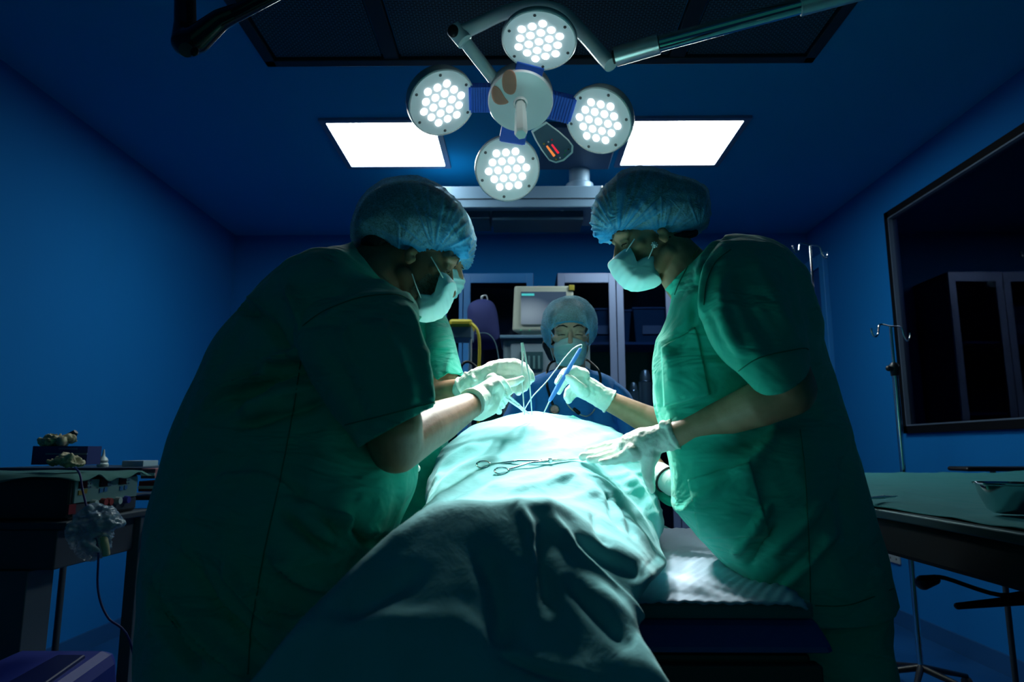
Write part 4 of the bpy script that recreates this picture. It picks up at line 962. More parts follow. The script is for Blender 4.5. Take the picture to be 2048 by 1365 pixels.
def cap_mat(name, c_thin, c_dense, tr):
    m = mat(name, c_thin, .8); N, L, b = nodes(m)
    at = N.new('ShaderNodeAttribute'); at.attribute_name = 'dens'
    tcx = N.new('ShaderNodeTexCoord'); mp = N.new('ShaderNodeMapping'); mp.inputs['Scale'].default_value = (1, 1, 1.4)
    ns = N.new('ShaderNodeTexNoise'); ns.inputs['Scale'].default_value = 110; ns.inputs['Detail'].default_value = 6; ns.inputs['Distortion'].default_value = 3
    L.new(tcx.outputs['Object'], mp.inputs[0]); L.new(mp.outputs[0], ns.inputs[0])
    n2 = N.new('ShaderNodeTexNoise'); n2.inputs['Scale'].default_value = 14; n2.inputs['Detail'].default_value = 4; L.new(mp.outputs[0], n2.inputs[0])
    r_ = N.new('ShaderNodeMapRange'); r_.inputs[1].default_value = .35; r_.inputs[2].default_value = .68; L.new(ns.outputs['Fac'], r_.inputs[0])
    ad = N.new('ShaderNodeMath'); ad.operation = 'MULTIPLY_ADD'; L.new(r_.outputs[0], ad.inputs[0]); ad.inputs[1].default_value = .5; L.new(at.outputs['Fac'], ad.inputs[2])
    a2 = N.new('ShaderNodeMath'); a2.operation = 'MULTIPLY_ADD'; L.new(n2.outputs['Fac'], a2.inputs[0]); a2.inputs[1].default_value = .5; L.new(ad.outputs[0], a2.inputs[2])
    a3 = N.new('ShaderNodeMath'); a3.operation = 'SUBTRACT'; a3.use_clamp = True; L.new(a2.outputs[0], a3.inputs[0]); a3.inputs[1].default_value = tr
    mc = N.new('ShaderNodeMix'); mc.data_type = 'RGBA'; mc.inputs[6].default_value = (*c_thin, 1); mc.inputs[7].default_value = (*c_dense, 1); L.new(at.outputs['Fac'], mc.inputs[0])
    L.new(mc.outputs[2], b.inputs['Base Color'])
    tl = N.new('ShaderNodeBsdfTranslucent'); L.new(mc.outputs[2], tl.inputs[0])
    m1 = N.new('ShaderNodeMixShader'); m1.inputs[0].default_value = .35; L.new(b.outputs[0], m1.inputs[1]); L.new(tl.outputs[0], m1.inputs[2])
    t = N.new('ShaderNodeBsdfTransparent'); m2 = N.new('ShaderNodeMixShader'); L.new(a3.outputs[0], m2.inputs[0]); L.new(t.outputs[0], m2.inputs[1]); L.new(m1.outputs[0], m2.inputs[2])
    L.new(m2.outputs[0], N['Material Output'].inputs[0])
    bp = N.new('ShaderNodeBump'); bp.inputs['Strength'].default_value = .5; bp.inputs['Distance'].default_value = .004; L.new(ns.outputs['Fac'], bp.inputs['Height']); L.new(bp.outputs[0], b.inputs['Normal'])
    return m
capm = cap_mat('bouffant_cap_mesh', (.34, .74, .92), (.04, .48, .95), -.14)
def make_cap(outline, Y, hd, parent, gathers=(), lower=None, cutfn=None, center=None, tilt=0, hem=None, mtl=None):
    """gathers: (px,py,reach px, strength) where pleats run together"""
    c = MB(); inflate(c, outline, Y, hd, 260, 46, .62, center, tilt); me = c.mesh()
    vals = []
    def fn(bm):
        dl = bm.verts.layers.float.new('dens')
        for v in bm.verts:
            x, y = pix(v.co); d_ = 0; disp = 0
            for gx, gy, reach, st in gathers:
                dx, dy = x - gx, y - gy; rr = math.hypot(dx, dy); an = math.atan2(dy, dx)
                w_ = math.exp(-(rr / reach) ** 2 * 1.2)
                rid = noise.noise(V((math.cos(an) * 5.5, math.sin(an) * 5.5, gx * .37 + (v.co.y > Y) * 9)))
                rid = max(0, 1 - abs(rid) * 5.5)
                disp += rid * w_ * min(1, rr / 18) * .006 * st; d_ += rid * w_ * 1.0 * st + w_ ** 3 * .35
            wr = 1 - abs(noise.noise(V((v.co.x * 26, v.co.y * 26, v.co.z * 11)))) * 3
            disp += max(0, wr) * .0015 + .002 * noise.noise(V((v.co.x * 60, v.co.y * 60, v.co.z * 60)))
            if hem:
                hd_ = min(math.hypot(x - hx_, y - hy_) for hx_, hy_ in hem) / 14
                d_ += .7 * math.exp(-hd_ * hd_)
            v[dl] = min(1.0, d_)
            v.co += v.normal * disp
        if cutfn:
            kill = [f for f in bm.faces if cutfn(f.calc_center_median(), f.normal)]
            bmesh.ops.delete(bm, geom=kill, context='FACES')
    edit(me, fn)
    return link(me, 'surgical_cap', mtl or capm, parent)
def limb_fuse(chains, voxel=.0022, smooth=3, extra=None):
    mb = MB()
    for ch in chains: mb.chain([(P(a, b, Y), r / 1000) for a, b, Y, r in ch], 14)
    if extra: extra(mb)
    return fuse(mb, voxel, smooth)
def cuff_ring(mb, px, py, Y, ax, R_, r_=.003): mb.torus(P(px, py, Y), R_, r_, ax, 40, 8)

def make_body(person, prims, mtl, voxel=.0035, smooth=3, pos=None):
    me = fuse(prims, voxel, smooth); return link(me, 'body', mtl, person)
def trousers_and_shoes(person, hips, feet, z_hip, mtl, r1=.115):
    """hips: 2 hip centres, feet: 2 ankle points"""
    mb = MB()
    mb.chain([(V((*hips[0], z_hip)), r1 * 1.1), (V((*hips[1], z_hip)), r1 * 1.1)], 20)
    for h, f in zip(hips, feet):
        k_ = V(((h[0] + f[0]) / 2, (h[1] + f[1]) / 2, .48))
        mb.chain([(V((*h, z_hip)), r1 * 1.1), (k_, r1 * .8), (V((f[0], f[1], .1)), r1 * .68)], 20)
    me = fuse(mb, .009, 4)
    ripple(me, (5, 5, 7), .014, 3)
    for f in feet: cut(me, (f[0], f[1], .075), (0, 0, -1))
    cloth_obj(me, 'scrub_trousers', mtl, person)
def shoes(person, feet, ang):
    for f in feet:
        mb = MB(); d = V((math.cos(ang), math.sin(ang), 0)); p_ = V((f[0], f[1], .05))
        mb.chain([(p_ - d * .05, .042), (p_ + d * .06, .045), (p_ + d * .14, .038)], 14); mb.chain([(p_ + V((0, 0, .03)), .04)], 12)
        me = fuse(mb, .005, 3)
        for v in me.vertices: v.co.z = max(v.co.z, .001)
        link(me, 'shoe', rubber_m, person)
def pocket(me_target, outline, Y0, name, mtl, parent):
    pass
def surf_bvh(me): return BVHTree.FromPolygons([v.co for v in me.vertices], [tuple(p.vertices) for p in me.polygons])
def make_sleeve(levels, cp, cn, cr, parent, mtl, voxel=.005, amp=.006):
    m_ = MB(); sil_loft(m_, levels, 56, 44, 2.25); me = fuse(m_, voxel, 3)
    cut(me, cp, cn)
    if cr: creases(me, cr)
    ripple(me, (9, 9, 4.5), amp, 3)
    return cloth_obj(me, 'sleeve', mtl, parent, .0025), me
def stitched(me, lines, name, mtl, parent, r=.0009, lift=.001, n=40):
    """thin seam cords lying on the garment along pixel lines"""
    bv = surf_bvh(me); mb = MB()
    for pl in lines:
        run = []
        for a, b in cat1(pl, n):
            h, nn, i, d_ = bv.ray_cast(CAMLOC, ray(a, b).normalized())
            if h is None: continue
            if nn.dot(CAMLOC - h) < 0: nn = -nn
            if run and (h - run[-1][0]).length > .05:
                if len(run) > 2: mb.tube(run, 6)
                run = []
            run.append((h + nn * lift, r))
        if len(run) > 2: mb.tube(run, 6)
    if mb.v: return mb.build(name, mtl, parent, smooth=True)
def patch(me, outline, name, mtl, parent, lift=.003, n=26):
    """a sewn-on patch following the garment; outline: 4 pixel corners (tl,tr,br,bl)"""
    bv = surf_bvh(me); vs = []
    for j in range(n):
        for i in range(n):
            u, v_ = i / (n - 1), j / (n - 1)
            a = [outline[0][q] * (1 - u) + outline[1][q] * u for q in (0, 1)]; b = [outline[3][q] * (1 - u) + outline[2][q] * u for q in (0, 1)]
            x, y = a[0] * (1 - v_) + b[0] * v_, a[1] * (1 - v_) + b[1] * v_
            h, nn, ii, d_ = bv.ray_cast(CAMLOC, ray(x, y).normalized())
            if h is None: return None
            if nn.dot(CAMLOC - h) < 0: nn = -nn
            vs.append(h + nn * lift)
    me2 = MB().add(vs, [(j * n + i, j * n + i + 1, (j + 1) * n + i + 1, (j + 1) * n + i) for j in range(n - 1) for i in range(n - 1)]).mesh()
    o = link(me2, name, mtl, parent); s_ = o.modifiers.new('solid', 'SOLIDIFY'); s_.thickness = .003; s_.offset = 0; return o
seam_m = mat('seam_dark_green', (.004, .20, .12), .9)

# ============ 1. bearded surgeon, left
p1 = empty('person', V((-.42, 1.22, 0)), 'bearded surgeon in green scrubs leaning in from the left, bent over the patient', 'person')
M1 = head_M(824, 518, 1.36, 17, 24, .93)
b1 = MB(); head_prims(b1, M1)
b1.chain([(P(800, 520, 1.36), .058), (P(760, 545, 1.34), .066), (P(700, 600, 1.30), .085)], 18)
b1.chain([(P(690, 640, 1.27), .11), (P(620, 760, 1.25), .12), (P(580, 950, 1.24), .13), (P(540, 1150, 1.22), .14), (P(520, 1290, 1.22), .13)], 20)
b1.chain([(P(710, 640, 1.13), .06), (P(745, 720, 1.07), .056), (P(785, 850, 1.06), .047), (P(793, 893, 1.08), .043), (P(840, 862, 1.17), .042), (P(880, 843, 1.27), .039), (P(915, 825, 1.35), .032), (P(955, 803, 1.44), .024), (P(980, 793, 1.48), .016)], 20)
b1.chain([(P(720, 640, 1.42), .075), (P(770, 780, 1.48), .055), (P(775, 890, 1.47), .042), (P(778, 915, 1.38), .028)], 16)
for s in (-1, 1): b1.chain([(V((-.44, 1.22 + s * .07, .78)), .085), (V((-.46, 1.22 + s * .09, .45)), .07), (V((-.5, 1.2 + s * .12, .07)), .05)], 16)
body1 = make_body(p1, b1, skin_dark, .0034)
eyes(M1, p1); brows(M1, p1)
# garment
g1 = MB()
sil_loft(g1, [(716, 470, 850, 600, 1.33, .085), (702, 486, 838, 640, 1.31, .11), (642, 496, 836, 716, 1.27, .19), (566, 528, 832, 788, 1.25, .20), (486, 600, 828, 850, 1.24, .18), (424, 690, 832, 892, 1.24, .17), (372, 800, 834, 935, 1.24, .175), (326, 925, 828, 985, 1.22, .19), (294, 1035, 798, 1052, 1.2, .20), (281, 1160, 765, 1160, 1.2, .20), (275, 1300, 745, 1300, 1.2, .20), (270, 1450, 735, 1450, 1.2, .20), (268, 1560, 730, 1560, 1.2, .20)], 72, 80, 2.5)
gm1 = fuse(g1, .0055, 7)
cut(gm1, P(770, 563, 1.32), (P(850, 500, 1.32) - P(770, 563, 1.32)))
cut(gm1, V((0, 1.2, .56)), (0, 0, -1))
GAIN = 2.6
creases(gm1, [
 ([(575, 575), (610, 640), (622, 700)], 12, .010), ([(470, 600), (530, 640), (590, 720)], 12, -.010),
 ([(640, 700), (560, 720), (480, 770), (410, 820)], 12, .012), ([(640, 735), (560, 755), (470, 805)], 11, -.012), ([(640, 775), (560, 790), (480, 835)], 13, .010), ([(620, 720), (540, 735), (450, 765)], 10, -.010),
 ([(660, 800), (560, 830), (470, 850)], 12, -.008),
 ([(330, 1120), (380, 1220), (460, 1310), (520, 1350)], 13, .014), ([(370, 1110), (430, 1210), (520, 1290)], 12, -.012), ([(450, 1130), (500, 1200), (560, 1260)], 13, .010), ([(560, 1020), (620, 1080), (680, 1110)], 10, -.010), ([(540, 1100), (600, 1160), (650, 1180)], 11, .012), ([(600, 990), (660, 1030), (700, 1040)], 8, .009),
 ([(700, 1040), (740, 1090), (780, 1080)], 8, -.009), ([(560, 960), (620, 1000), (660, 1040), (700, 1100)], 12, -.009), ([(300, 1180), (330, 1260), (400, 1340)], 14, -.010),
 ([(610, 740), (560, 748), (500, 765)], 6, .006), ([(600, 760), (540, 775), (480, 800), (430, 830)], 6, .006), ([(480, 590), (520, 615), (560, 660), (585, 700)], 6, .005), ([(430, 960), (520, 960), (600, 985)], 8, .004), ([(360, 1080), (400, 1160), (480, 1250), (560, 1310)], 8, .007), ([(310, 1130), (350, 1230), (430, 1330)], 8, .007), ([(500, 1160), (540, 1210), (600, 1230)], 7, .007), ([(680, 1030), (720, 1060), (760, 1060)], 5, .005),
 ([(800, 560), (825, 610), (835, 650)], 6, .006), ([(742, 500), (790, 535), (815, 580)], 7, .007), ([(690, 620), (760, 590), (820, 580)], 12, -.005),
 ([(860, 760), (868, 800), (872, 835)], 6, -.007), ([(835, 700), (850, 760), (855, 820)], 9, .007), ([(700, 640), (720, 740), (760, 840)], 20, -.006), ([(760, 650), (800, 730), (820, 830)], 16, .006)])
GAIN = 1.4
ripple(gm1, (7, 7, 3.2), .010, 3)
top1 = cloth_obj(gm1, 'scrub_top', scrub_m, p1, .0025)
SL1 = [(640, 560, 765, 560, 1.15, .05), (596, 625, 832, 605, 1.10, .085), (590, 690, 842, 665, 1.065, .085), (622, 765, 856, 735, 1.05, .080), (664, 825, 868, 790, 1.05, .076), (705, 873, 879, 831, 1.055, .074), (745, 925, 895, 880, 1.06, .07)]
slo1, slm1 = make_sleeve(SL1, (P(706, 874, 1.055) + P(879, 832, 1.055)) / 2, (P(895, 880, 1.06) + P(745, 925, 1.06)) - (P(705, 873, 1.055) + P(879, 831, 1.055)), [([(640, 640), (700, 600), (790, 590), (825, 600)], 7, .005), ([(860, 760), (868, 800), (872, 835)], 6, -.007), ([(835, 700), (850, 760), (855, 820)], 9, .007), ([(640, 690), (690, 760), (730, 850)], 16, -.006), ([(760, 640), (800, 730), (825, 830)], 14, .006), ([(810, 610), (835, 680), (845, 720)], 8, .006), ([(700, 630), (690, 680), (720, 740)], 12, .005), ([(600, 660), (650, 640), (700, 650)], 9, -.005)], top1, scrub_m)
slo1b, _q = make_sleeve([(640, 560, 790, 570, 1.42, .06), (650, 620, 815, 640, 1.48, .085), (690, 720, 815, 740, 1.50, .08), (720, 800, 820, 820, 1.50, .075), (740, 860, 830, 880, 1.5, .07)], P(775, 835, 1.5), (0.1, 0, -1), [], top1, scrub_m, .006)
stitched(slm1, [[(606, 652), (650, 622), (720, 596), (790, 590), (826, 606)]], 'yoke_seam', seam_m, slo1, .0008)
stitched(slm1, [[(690, 850), (780, 828), (870, 805)]], 'sleeve_hem', seam_m, slo1, .0008)
stitched(gm1, [[(602, 720), (585, 830), (560, 960), (530, 1100), (505, 1240), (495, 1350)]], 'side_seam', seam_m, top1, .0008, n=60)
stitched(gm1, [[(745, 497), (790, 530), (815, 570), (832, 610)]], 'neck_band', seam_m, top1, .0012)
# second visible hand: left glove past the belly
l2 = limb_fuse([[(772, 918, 1.35, 24), (792, 928, 1.35, 22), (812, 932, 1.35, 9), (824, 937, 1.35, 8)], [(800, 924, 1.36, 16), (820, 928, 1.36, 8.5), (833, 938, 1.37, 8)], [(796, 920, 1.38, 16), (815, 922, 1.39, 8.5), (828, 930, 1.39, 8)], [(795, 935, 1.34, 14), (812, 942, 1.34, 8), (822, 947, 1.34, 7)], [(790, 915, 1.37, 13), (806, 912, 1.38, 8), (815, 916, 1.38, 7.5)]])
link(l2, 'left_glove', glove_m, p1)
# near glove
g1m = limb_fuse([
 [(948, 808, 1.42, 33), (966, 800, 1.45, 32), (982, 790, 1.48, 27)],
 [(934, 824, 1.41, 15), (958, 820, 1.43, 23), (978, 812, 1.45, 22), (990, 796, 1.47, 16)],
 [(960, 790, 1.44, 22), (985, 770, 1.47, 17), (1000, 762, 1.50, 10.5), (1012, 772, 1.53, 9), (1018, 785, 1.54, 8)],
 [(975, 780, 1.44, 18), (992, 768, 1.45, 12), (1001, 780, 1.46, 10), (1000, 795, 1.47, 9)],
 [(985, 795, 1.48, 16), (1002, 790, 1.52, 9.5), (1012, 796, 1.55, 8.5), (1008, 805, 1.56, 8)],
 [(982, 805, 1.48, 15), (998, 804, 1.52, 9), (1004, 812, 1.55, 8)],
 [(978, 812, 1.48, 14), (992, 818, 1.51, 8.5), (998, 824, 1.54, 7.5)]],
 extra=lambda mb: (mb.tube([(P(943, 807, 1.40), .0305), (P(950, 804, 1.415), .0305), (P(966, 798, 1.45), .030)], 28), mb.torus(P(943, 807, 1.40), .0305, .0012, P(966, 798, 1.45) - P(943, 807, 1.40), 40, 8)))
ripple(g1m, (26, 26, 26), .0014, 3)
link(g1m, 'right_glove', glove_m, p1)
# cap, mask, beard
cap1 = [(709, 492), (707, 470), (714, 440), (735, 405), (768, 381), (808, 370), (848, 370), (880, 381), (908, 400), (930, 428), (939, 458), (938, 485), (931, 506), (905, 508), (872, 513), (838, 520), (808, 518), (780, 506), (745, 500), (722, 499)]
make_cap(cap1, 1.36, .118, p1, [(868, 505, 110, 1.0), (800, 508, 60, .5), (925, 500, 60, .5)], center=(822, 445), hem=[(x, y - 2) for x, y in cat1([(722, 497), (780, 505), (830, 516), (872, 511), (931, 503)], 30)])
h1 = MB().sphere(M1 @ V((-.024, 0, .055)), (.104, .080, .088), M1.to_3x3(), 32, 20); h1.chain([(M1 @ V((-.085, .03, -.01)), .03), (M1 @ V((-.085, -.03, -.01)), .03)], 14)
inflate(h1, [(826 + (x - 826) * .95, 376 + (y - 370) * .86) for x, y in cap1], 1.36, .106, 80, 14, .62)
link(fuse(h1, .004, 4), 'hair', hair_m, p1)
mk1 = [(890, 547), (902, 558), (913, 571), (906, 590), (894, 614), (880, 629), (862, 637), (846, 641), (835, 640), (834, 618), (837, 597), (850, 599), (868, 600), (878, 592), (884, 576), (887, 560)]
def make_mask(outline, Y, hd, parent, center, pleat_dir, straps, tilt=0, cutfn=None):
    c = MB(); inflate(c, outline, Y, hd, 130, 20, .32, center, tilt, sharp=True); me = c.mesh()
    ax = V(pleat_dir).normalized()
    def fn(bm):
        for v in bm.verts:
            t = v.co.dot(ax) * 2 * math.pi / .014; v.co += v.normal * (.00035 * math.sin(t) + .0014 * noise.noise(v.co * 30))
        if cutfn: bmesh.ops.delete(bm, geom=[f for f in bm.faces if cutfn(f.calc_center_median())], context='FACES')
    edit(me, fn)
    o = link(me, 'face_mask', mask_m, parent)
    for st_ in straps:
        MB().tube(path([P(*q) for q in st_], 14, .0012), 8).build('ear_loop', strap_m, o, smooth=True)
    return o
def head_mask(M, parent, inner=1.0, w=.066, loops=True, name='face_mask', drop=0.0):
    """mask surface in head coordinates: from nose bridge to under the chin"""
    s = M.to_scale().x; nu, nv = 60, 50; vs = []
    for j in range(nv):
        v_ = j / (nv - 1)
        zt = -.008 + (-.122 + .008) * v_
        # profile of the front: nose bridge -> nose tip -> bulge -> chin
        xf = cat1([(.096,), (.113,), (.124,), (.124,), (.121,), (.117,), (.110,), (.100,), (.088,)], nv)[j][0]
        for i in range(nu):
            u = -1 + 2 * i / (nu - 1); au = abs(u)
            y = w * math.sin(u * 1.45) / math.sin(1.45) * (1.0 - .18 * v_ ** 2)
            zz = zt * (1 - .30 * au ** 1.5) - .026 * au ** 1.5 + (-.005 * au if v_ > .5 else -.012 * au ** 2)
            x = xf - (xf - .030) * (1 - math.cos(au * 1.45)) * .98
            x += .0016 * math.sin(v_ * 2 * math.pi * 6) * (1 - au ** 4)
            vs.append(M @ V((x, y, zz)))
    me = MB().add(vs, [(j * nu + i, j * nu + i + 1, (j + 1) * nu + i + 1, (j + 1) * nu + i) for j in range(nv - 1) for i in range(nu - 1)]).mesh()
    ripple(me, (30, 30, 30), .003, 2)
    o = cloth_obj(me, name, mask_m, parent, .0012)
    if loops:
        for y in (-1, 1):
            ear = (-.014, y * .088, .022); e2 = (-.012, y * .086, -.026)
            for a, b, mid in (((.034, y * w * .99, -.022), ear, (.015, y * .080, .002)), ((.030, y * w * .97, -.105), e2, (.012, y * .076, -.066))):
                MB().tube([(M @ V(a), .0011), (M @ V(mid), .0011), (M @ V(b), .0011)], 8).build('ear_loop', strap_m, o, smooth=True)
    return o
#head_mask(M1, p1)
make_mask(mk1, 1.37, .064, p1, (874, 612), M1.to_3x3() @ V((0, 0, 1)), [[(886, 556, 1.30), (874, 534, 1.288), (862, 514, 1.285)], [(843, 598, 1.31), (833, 574, 1.29), (824, 548, 1.283)]])
bd = MB(); rb = random.Random(3)
bv = surf_bvh(body1.data)
for k_ in range(1500):
    a, b = rb.uniform(822, 882), rb.uniform(548, 612)
    if b < 548 + (880 - a) * .9 - 25 or (a < 834 and b < 560): continue
    h, nn, ii, d_ = bv.ray_cast(CAMLOC, ray(a, b).normalized())
    if h is None or h.y > 1.42: continue
    if nn.dot(CAMLOC - h) < 0: nn = -nn
    dr = (nn * .5 + V((rb.uniform(-.2, .7), rb.uniform(-.3, .3), rb.uniform(-1, -.3)))).normalized(); l_ = rb.uniform(.004, .009)
    bd.tube([(h - nn * .001, .00035), (h + dr * l_ * .5 + nn * .0008, .0003), (h + dr * l_, .00012)], 4, False)
o = bd.build('beard', beard_m, p1, smooth=True); o['kind'] = 'stuff'
trousers_and_shoes(p1, [(-.45, 1.14), (-.45, 1.30)], [(-.50, 1.12), (-.48, 1.34)], .74, scrub_m, .095)
shoes(p1, [(-.52, 1.08), (-.50, 1.34)], .1)

# ============ 2. surgeon behind the bearded one
p2 = empty('person', V((-.24, 1.98, 0)), 'surgeon mostly hidden behind the bearded one, holding tweezers in a gloved hand', 'person')
M2 = head_M(872, 520, 1.98, -28, 22, .95)
b2 = MB(); head_prims(b2, M2)
b2.chain([(P(860, 535, 1.99), .055), (P(845, 600, 1.98), .055), (P(830, 660, 1.98), .06)], 16)
b2.chain([(P(822, 700, 1.98), .085), (P(820, 800, 1.98), .09), (P(815, 950, 1.98), .095), (P(815, 1100, 1.98), .10)], 16)
b2.chain([(P(865, 690, 1.92), .04), (P(888, 740, 1.82), .040), (P(882, 792, 1.75), .038), (P(905, 785, 1.71), .033), (P(940, 770, 1.66), .019), (P(975, 755, 1.63), .013)], 16)
b2.chain([(P(760, 680, 2.0), .05), (P(745, 800, 1.95), .042), (P(740, 880, 1.90), .034), (P(755, 900, 1.82), .028), (P(775, 905, 1.78), .024)], 14)
for s in (-1, 1): b2.chain([(P(815 + s * 45, 1110, 1.98), .10), (V((-.34 + s * .07, 1.98, .45)), .07), (V((-.34 + s * .08, 1.98, .07)), .045)], 14)
make_body(p2, b2, skin_tan, .0036); eyes(M2, p2); brows(M2, p2)
g2 = MB()
sil_loft(g2, [(815, 580, 890, 595, 1.98, .07), (800, 608, 886, 622, 1.98, .09), (762, 632, 898, 652, 1.98, .11), (738, 680, 910, 700, 1.98, .125), (734, 760, 906, 778, 1.98, .125), (735, 860, 897, 868, 1.98, .125), (732, 950, 900, 960, 1.98, .13), (728, 1040, 906, 1040, 1.98, .14), (722, 1130, 912, 1130, 1.98, .14), (722, 1200, 914, 1200, 1.98, .14)], 56, 50, 2.5)
gm2 = fuse(g2, .0055, 5)
cut(gm2, P(850, 605, 1.98), (P(860, 560, 1.98) - P(848, 620, 1.98)))
cut(gm2, V((0, 1.98, .74)), (0, 0, -1))
creases(gm2, [([(905, 690), (890, 730), (878, 790)], 6, -.012), ([(845, 640), (850, 700), (845, 760)], 9, .006), ([(880, 640), (893, 660), (900, 690)], 5, .006), ([(860, 700), (880, 760), (885, 800)], 6, .005), ([(850, 800), (880, 820), (895, 830)], 8, -.006), ([(830, 840), (870, 880), (890, 930)], 10, .007)])
ripple(gm2, (9, 9, 5), .007, 3)
top2 = cloth_obj(gm2, 'scrub_top', scrub_m, p2, .0025)
slo2, slm2 = make_sleeve([(848, 622, 890, 632, 1.93, .05), (850, 665, 908, 676, 1.87, .06), (854, 715, 917, 712, 1.83, .062), (861, 765, 928, 748, 1.79, .06), (868, 793, 935, 765, 1.78, .058), (875, 830, 948, 800, 1.76, .055)], (P(868, 794, 1.79) + P(935, 766, 1.79)) / 2, P(912, 815, 1.76) - P(900, 780, 1.79), [([(905, 700), (895, 740), (900, 770)], 6, .005)], top2, scrub_m, .005, .004)
slo2b, _q = make_sleeve([(770, 640, 810, 620, 1.99, .05), (725, 700, 785, 690, 1.98, .06), (710, 790, 780, 790, 1.95, .06), (715, 830, 790, 830, 1.94, .06)], P(750, 810, 1.95), (0, -.2, -1), [], top2, scrub_m, .006)
stitched(gm2, [[(876, 678), (900, 684)], [(876, 678), (874, 740)], [(876, 690), (899, 696)]], 'pocket_seam', seam_m, top2, .0009)
stitched(slm2, [[(874, 772), (900, 762), (924, 746)]], 'sleeve_hem', seam_m, slo2, .001)
cap2 = [(808, 500), (806, 470), (820, 435), (850, 412), (885, 405), (918, 415), (940, 440), (950, 475), (948, 505), (936, 530), (900, 532), (860, 540), (830, 530)]
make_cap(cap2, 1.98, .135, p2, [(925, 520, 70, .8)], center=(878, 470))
h2 = MB().sphere(M2 @ V((-.024, 0, .055)), (.103, .080, .088), M2.to_3x3(), 28, 16); inflate(h2, [(878 + (x - 878) * .9, 465 + (y - 465) * .85) for x, y in cap2], 1.98, .11, 80, 14, .62)
link(fuse(h2, .005, 3), 'hair', hair_m, p2)
head_mask(M2, p2)
tweez_hand = limb_fuse([
 [(935, 772, 1.66, 25), (960, 757, 1.645, 27), (985, 748, 1.63, 30), (1005, 744, 1.62, 30)],
 [(925, 779, 1.67, 25), (940, 766, 1.66, 27)],
 [(1000, 735, 1.61, 20), (1030, 730, 1.595, 16), (1050, 738, 1.585, 12), (1059, 748, 1.58, 10), (1063, 758, 1.578, 8)],      # index
 [(1000, 745, 1.61, 22), (1032, 742, 1.60, 16), (1054, 750, 1.59, 11), (1056, 765, 1.585, 9.5), (1050, 776, 1.585, 8.5)],   # middle
 [(1000, 755, 1.61, 20), (1025, 758, 1.60, 14), (1048, 766, 1.595, 10), (1046, 778, 1.59, 9), (1038, 782, 1.59, 8)],
 [(995, 762, 1.62, 18), (1018, 770, 1.605, 12), (1038, 776, 1.60, 9), (1036, 785, 1.60, 8)],
 [(985, 760, 1.60, 17), (1010, 768, 1.575, 12), (1030, 764, 1.56, 10), (1044, 758, 1.56, 8.5)],   # thumb
 [(985, 765, 1.61, 20), (1005, 775, 1.60, 15), (1020, 782, 1.6, 10)]],
 extra=lambda mb: (mb.torus(P(928, 777, 1.668), .028, .0035, P(960, 757, 1.645) - P(928, 777, 1.668), 40, 8), mb.torus(P(938, 770, 1.66), .030, .004, V((1, .3, .35)), 40, 8), mb.chain([(P(936, 750, 1.65), .008), (P(945, 747, 1.64), .009), (P(948, 758, 1.62), .007)], 10)))
ripple(tweez_hand, (40, 40, 40), .0020, 3)
link(tweez_hand, 'left_glove', glove_m, p2)
trousers_and_shoes(p2, [(-.40, 1.98), (-.29, 1.98)], [(-.42, 1.98), (-.26, 2.0)], .80, scrub_m, .095)
shoes(p2, [(-.42, 1.98), (-.26, 2.0)], -.8)

# ============ 3. female surgeon, right
p3 = empty('person', V((.55, 1.4, 0)), 'female surgeon in green scrubs at right, one hand resting on the drape, with stud earring', 'person')
M3 = head_M(1304, 477, 1.42, 180, 21, .86)
b3 = MB(); head_prims(b3, M3)
b3.chain([(P(1322, 490, 1.42), .050), (P(1352, 520, 1.41), .052), (P(1385, 560, 1.41), .06), (P(1430, 590, 1.41), .07)], 18)
b3.chain([(P(1440, 620, 1.4), .105), (P(1475, 720, 1.4), .12), (P(1510, 850, 1.4), .125), (P(1545, 1000, 1.4), .11), (P(1620, 1140, 1.4), .09)], 18)
b3.chain([(P(1490, 580, 1.25), .05), (P(1535, 680, 1.185), .050), (P(1570, 760, 1.175), .046), (P(1578, 780, 1.18), .046), (P(1520, 808, 1.20), .040), (P(1450, 835, 1.25), .033), (P(1390, 856, 1.28), .027), (P(1345, 872, 1.30), .0245), (P(1300, 890, 1.33), .022)], 20)
b3.chain([(P(1400, 610, 1.55), .055), (P(1390, 720, 1.64), .046), (P(1372, 845, 1.72), .042), (P(1330, 853, 1.73), .040), (P(1290, 838, 1.75), .036), (P(1250, 818, 1.76), .030), (P(1212, 800, 1.77), .026), (P(1185, 782, 1.77), .022)], 18)
for s in (-1, 1): b3.chain([(P(1630, 1140, 1.4 + s * .07), .07), (V((.59, 1.4 + s * .09, .45)), .065), (V((.63, 1.4 + s * .1, .07)), .045)], 16)
body3 = make_body(p3, b3, skin_tan, .0034)
eyes(M3, p3); brows(M3, p3)
g3 = MB()
sil_loft(g3, [(1325, 575, 1395, 455, 1.41, .075), (1345, 592, 1415, 479, 1.41, .095), (1337, 630, 1478, 467, 1.40, .15), (1322, 670, 1542, 479, 1.40, .165), (1308, 715, 1592, 524, 1.40, .16), (1305, 765, 1622, 600, 1.40, .155), (1311, 815, 1652, 700, 1.40, .155), (1328, 875, 1688, 825, 1.40, .16), (1341, 945, 1722, 935, 1.40, .18), (1350, 1015, 1747, 1030, 1.40, .185), (1420, 1100, 1770, 1115, 1.40, .185), (1500, 1190, 1792, 1200, 1.40, .18), (1530, 1260, 1808, 1262, 1.40, .18), (1540, 1330, 1818, 1330, 1.40, .18)], 72, 80, 2.5)
gm3 = fuse(g3, .0055, 6)
cut(gm3, P(1380, 536, 1.41), P(1345, 500, 1.41) - P(1383, 540, 1.41))
cut(gm3, V((.6, 1.4, .805)), (0.05, 0, -1))
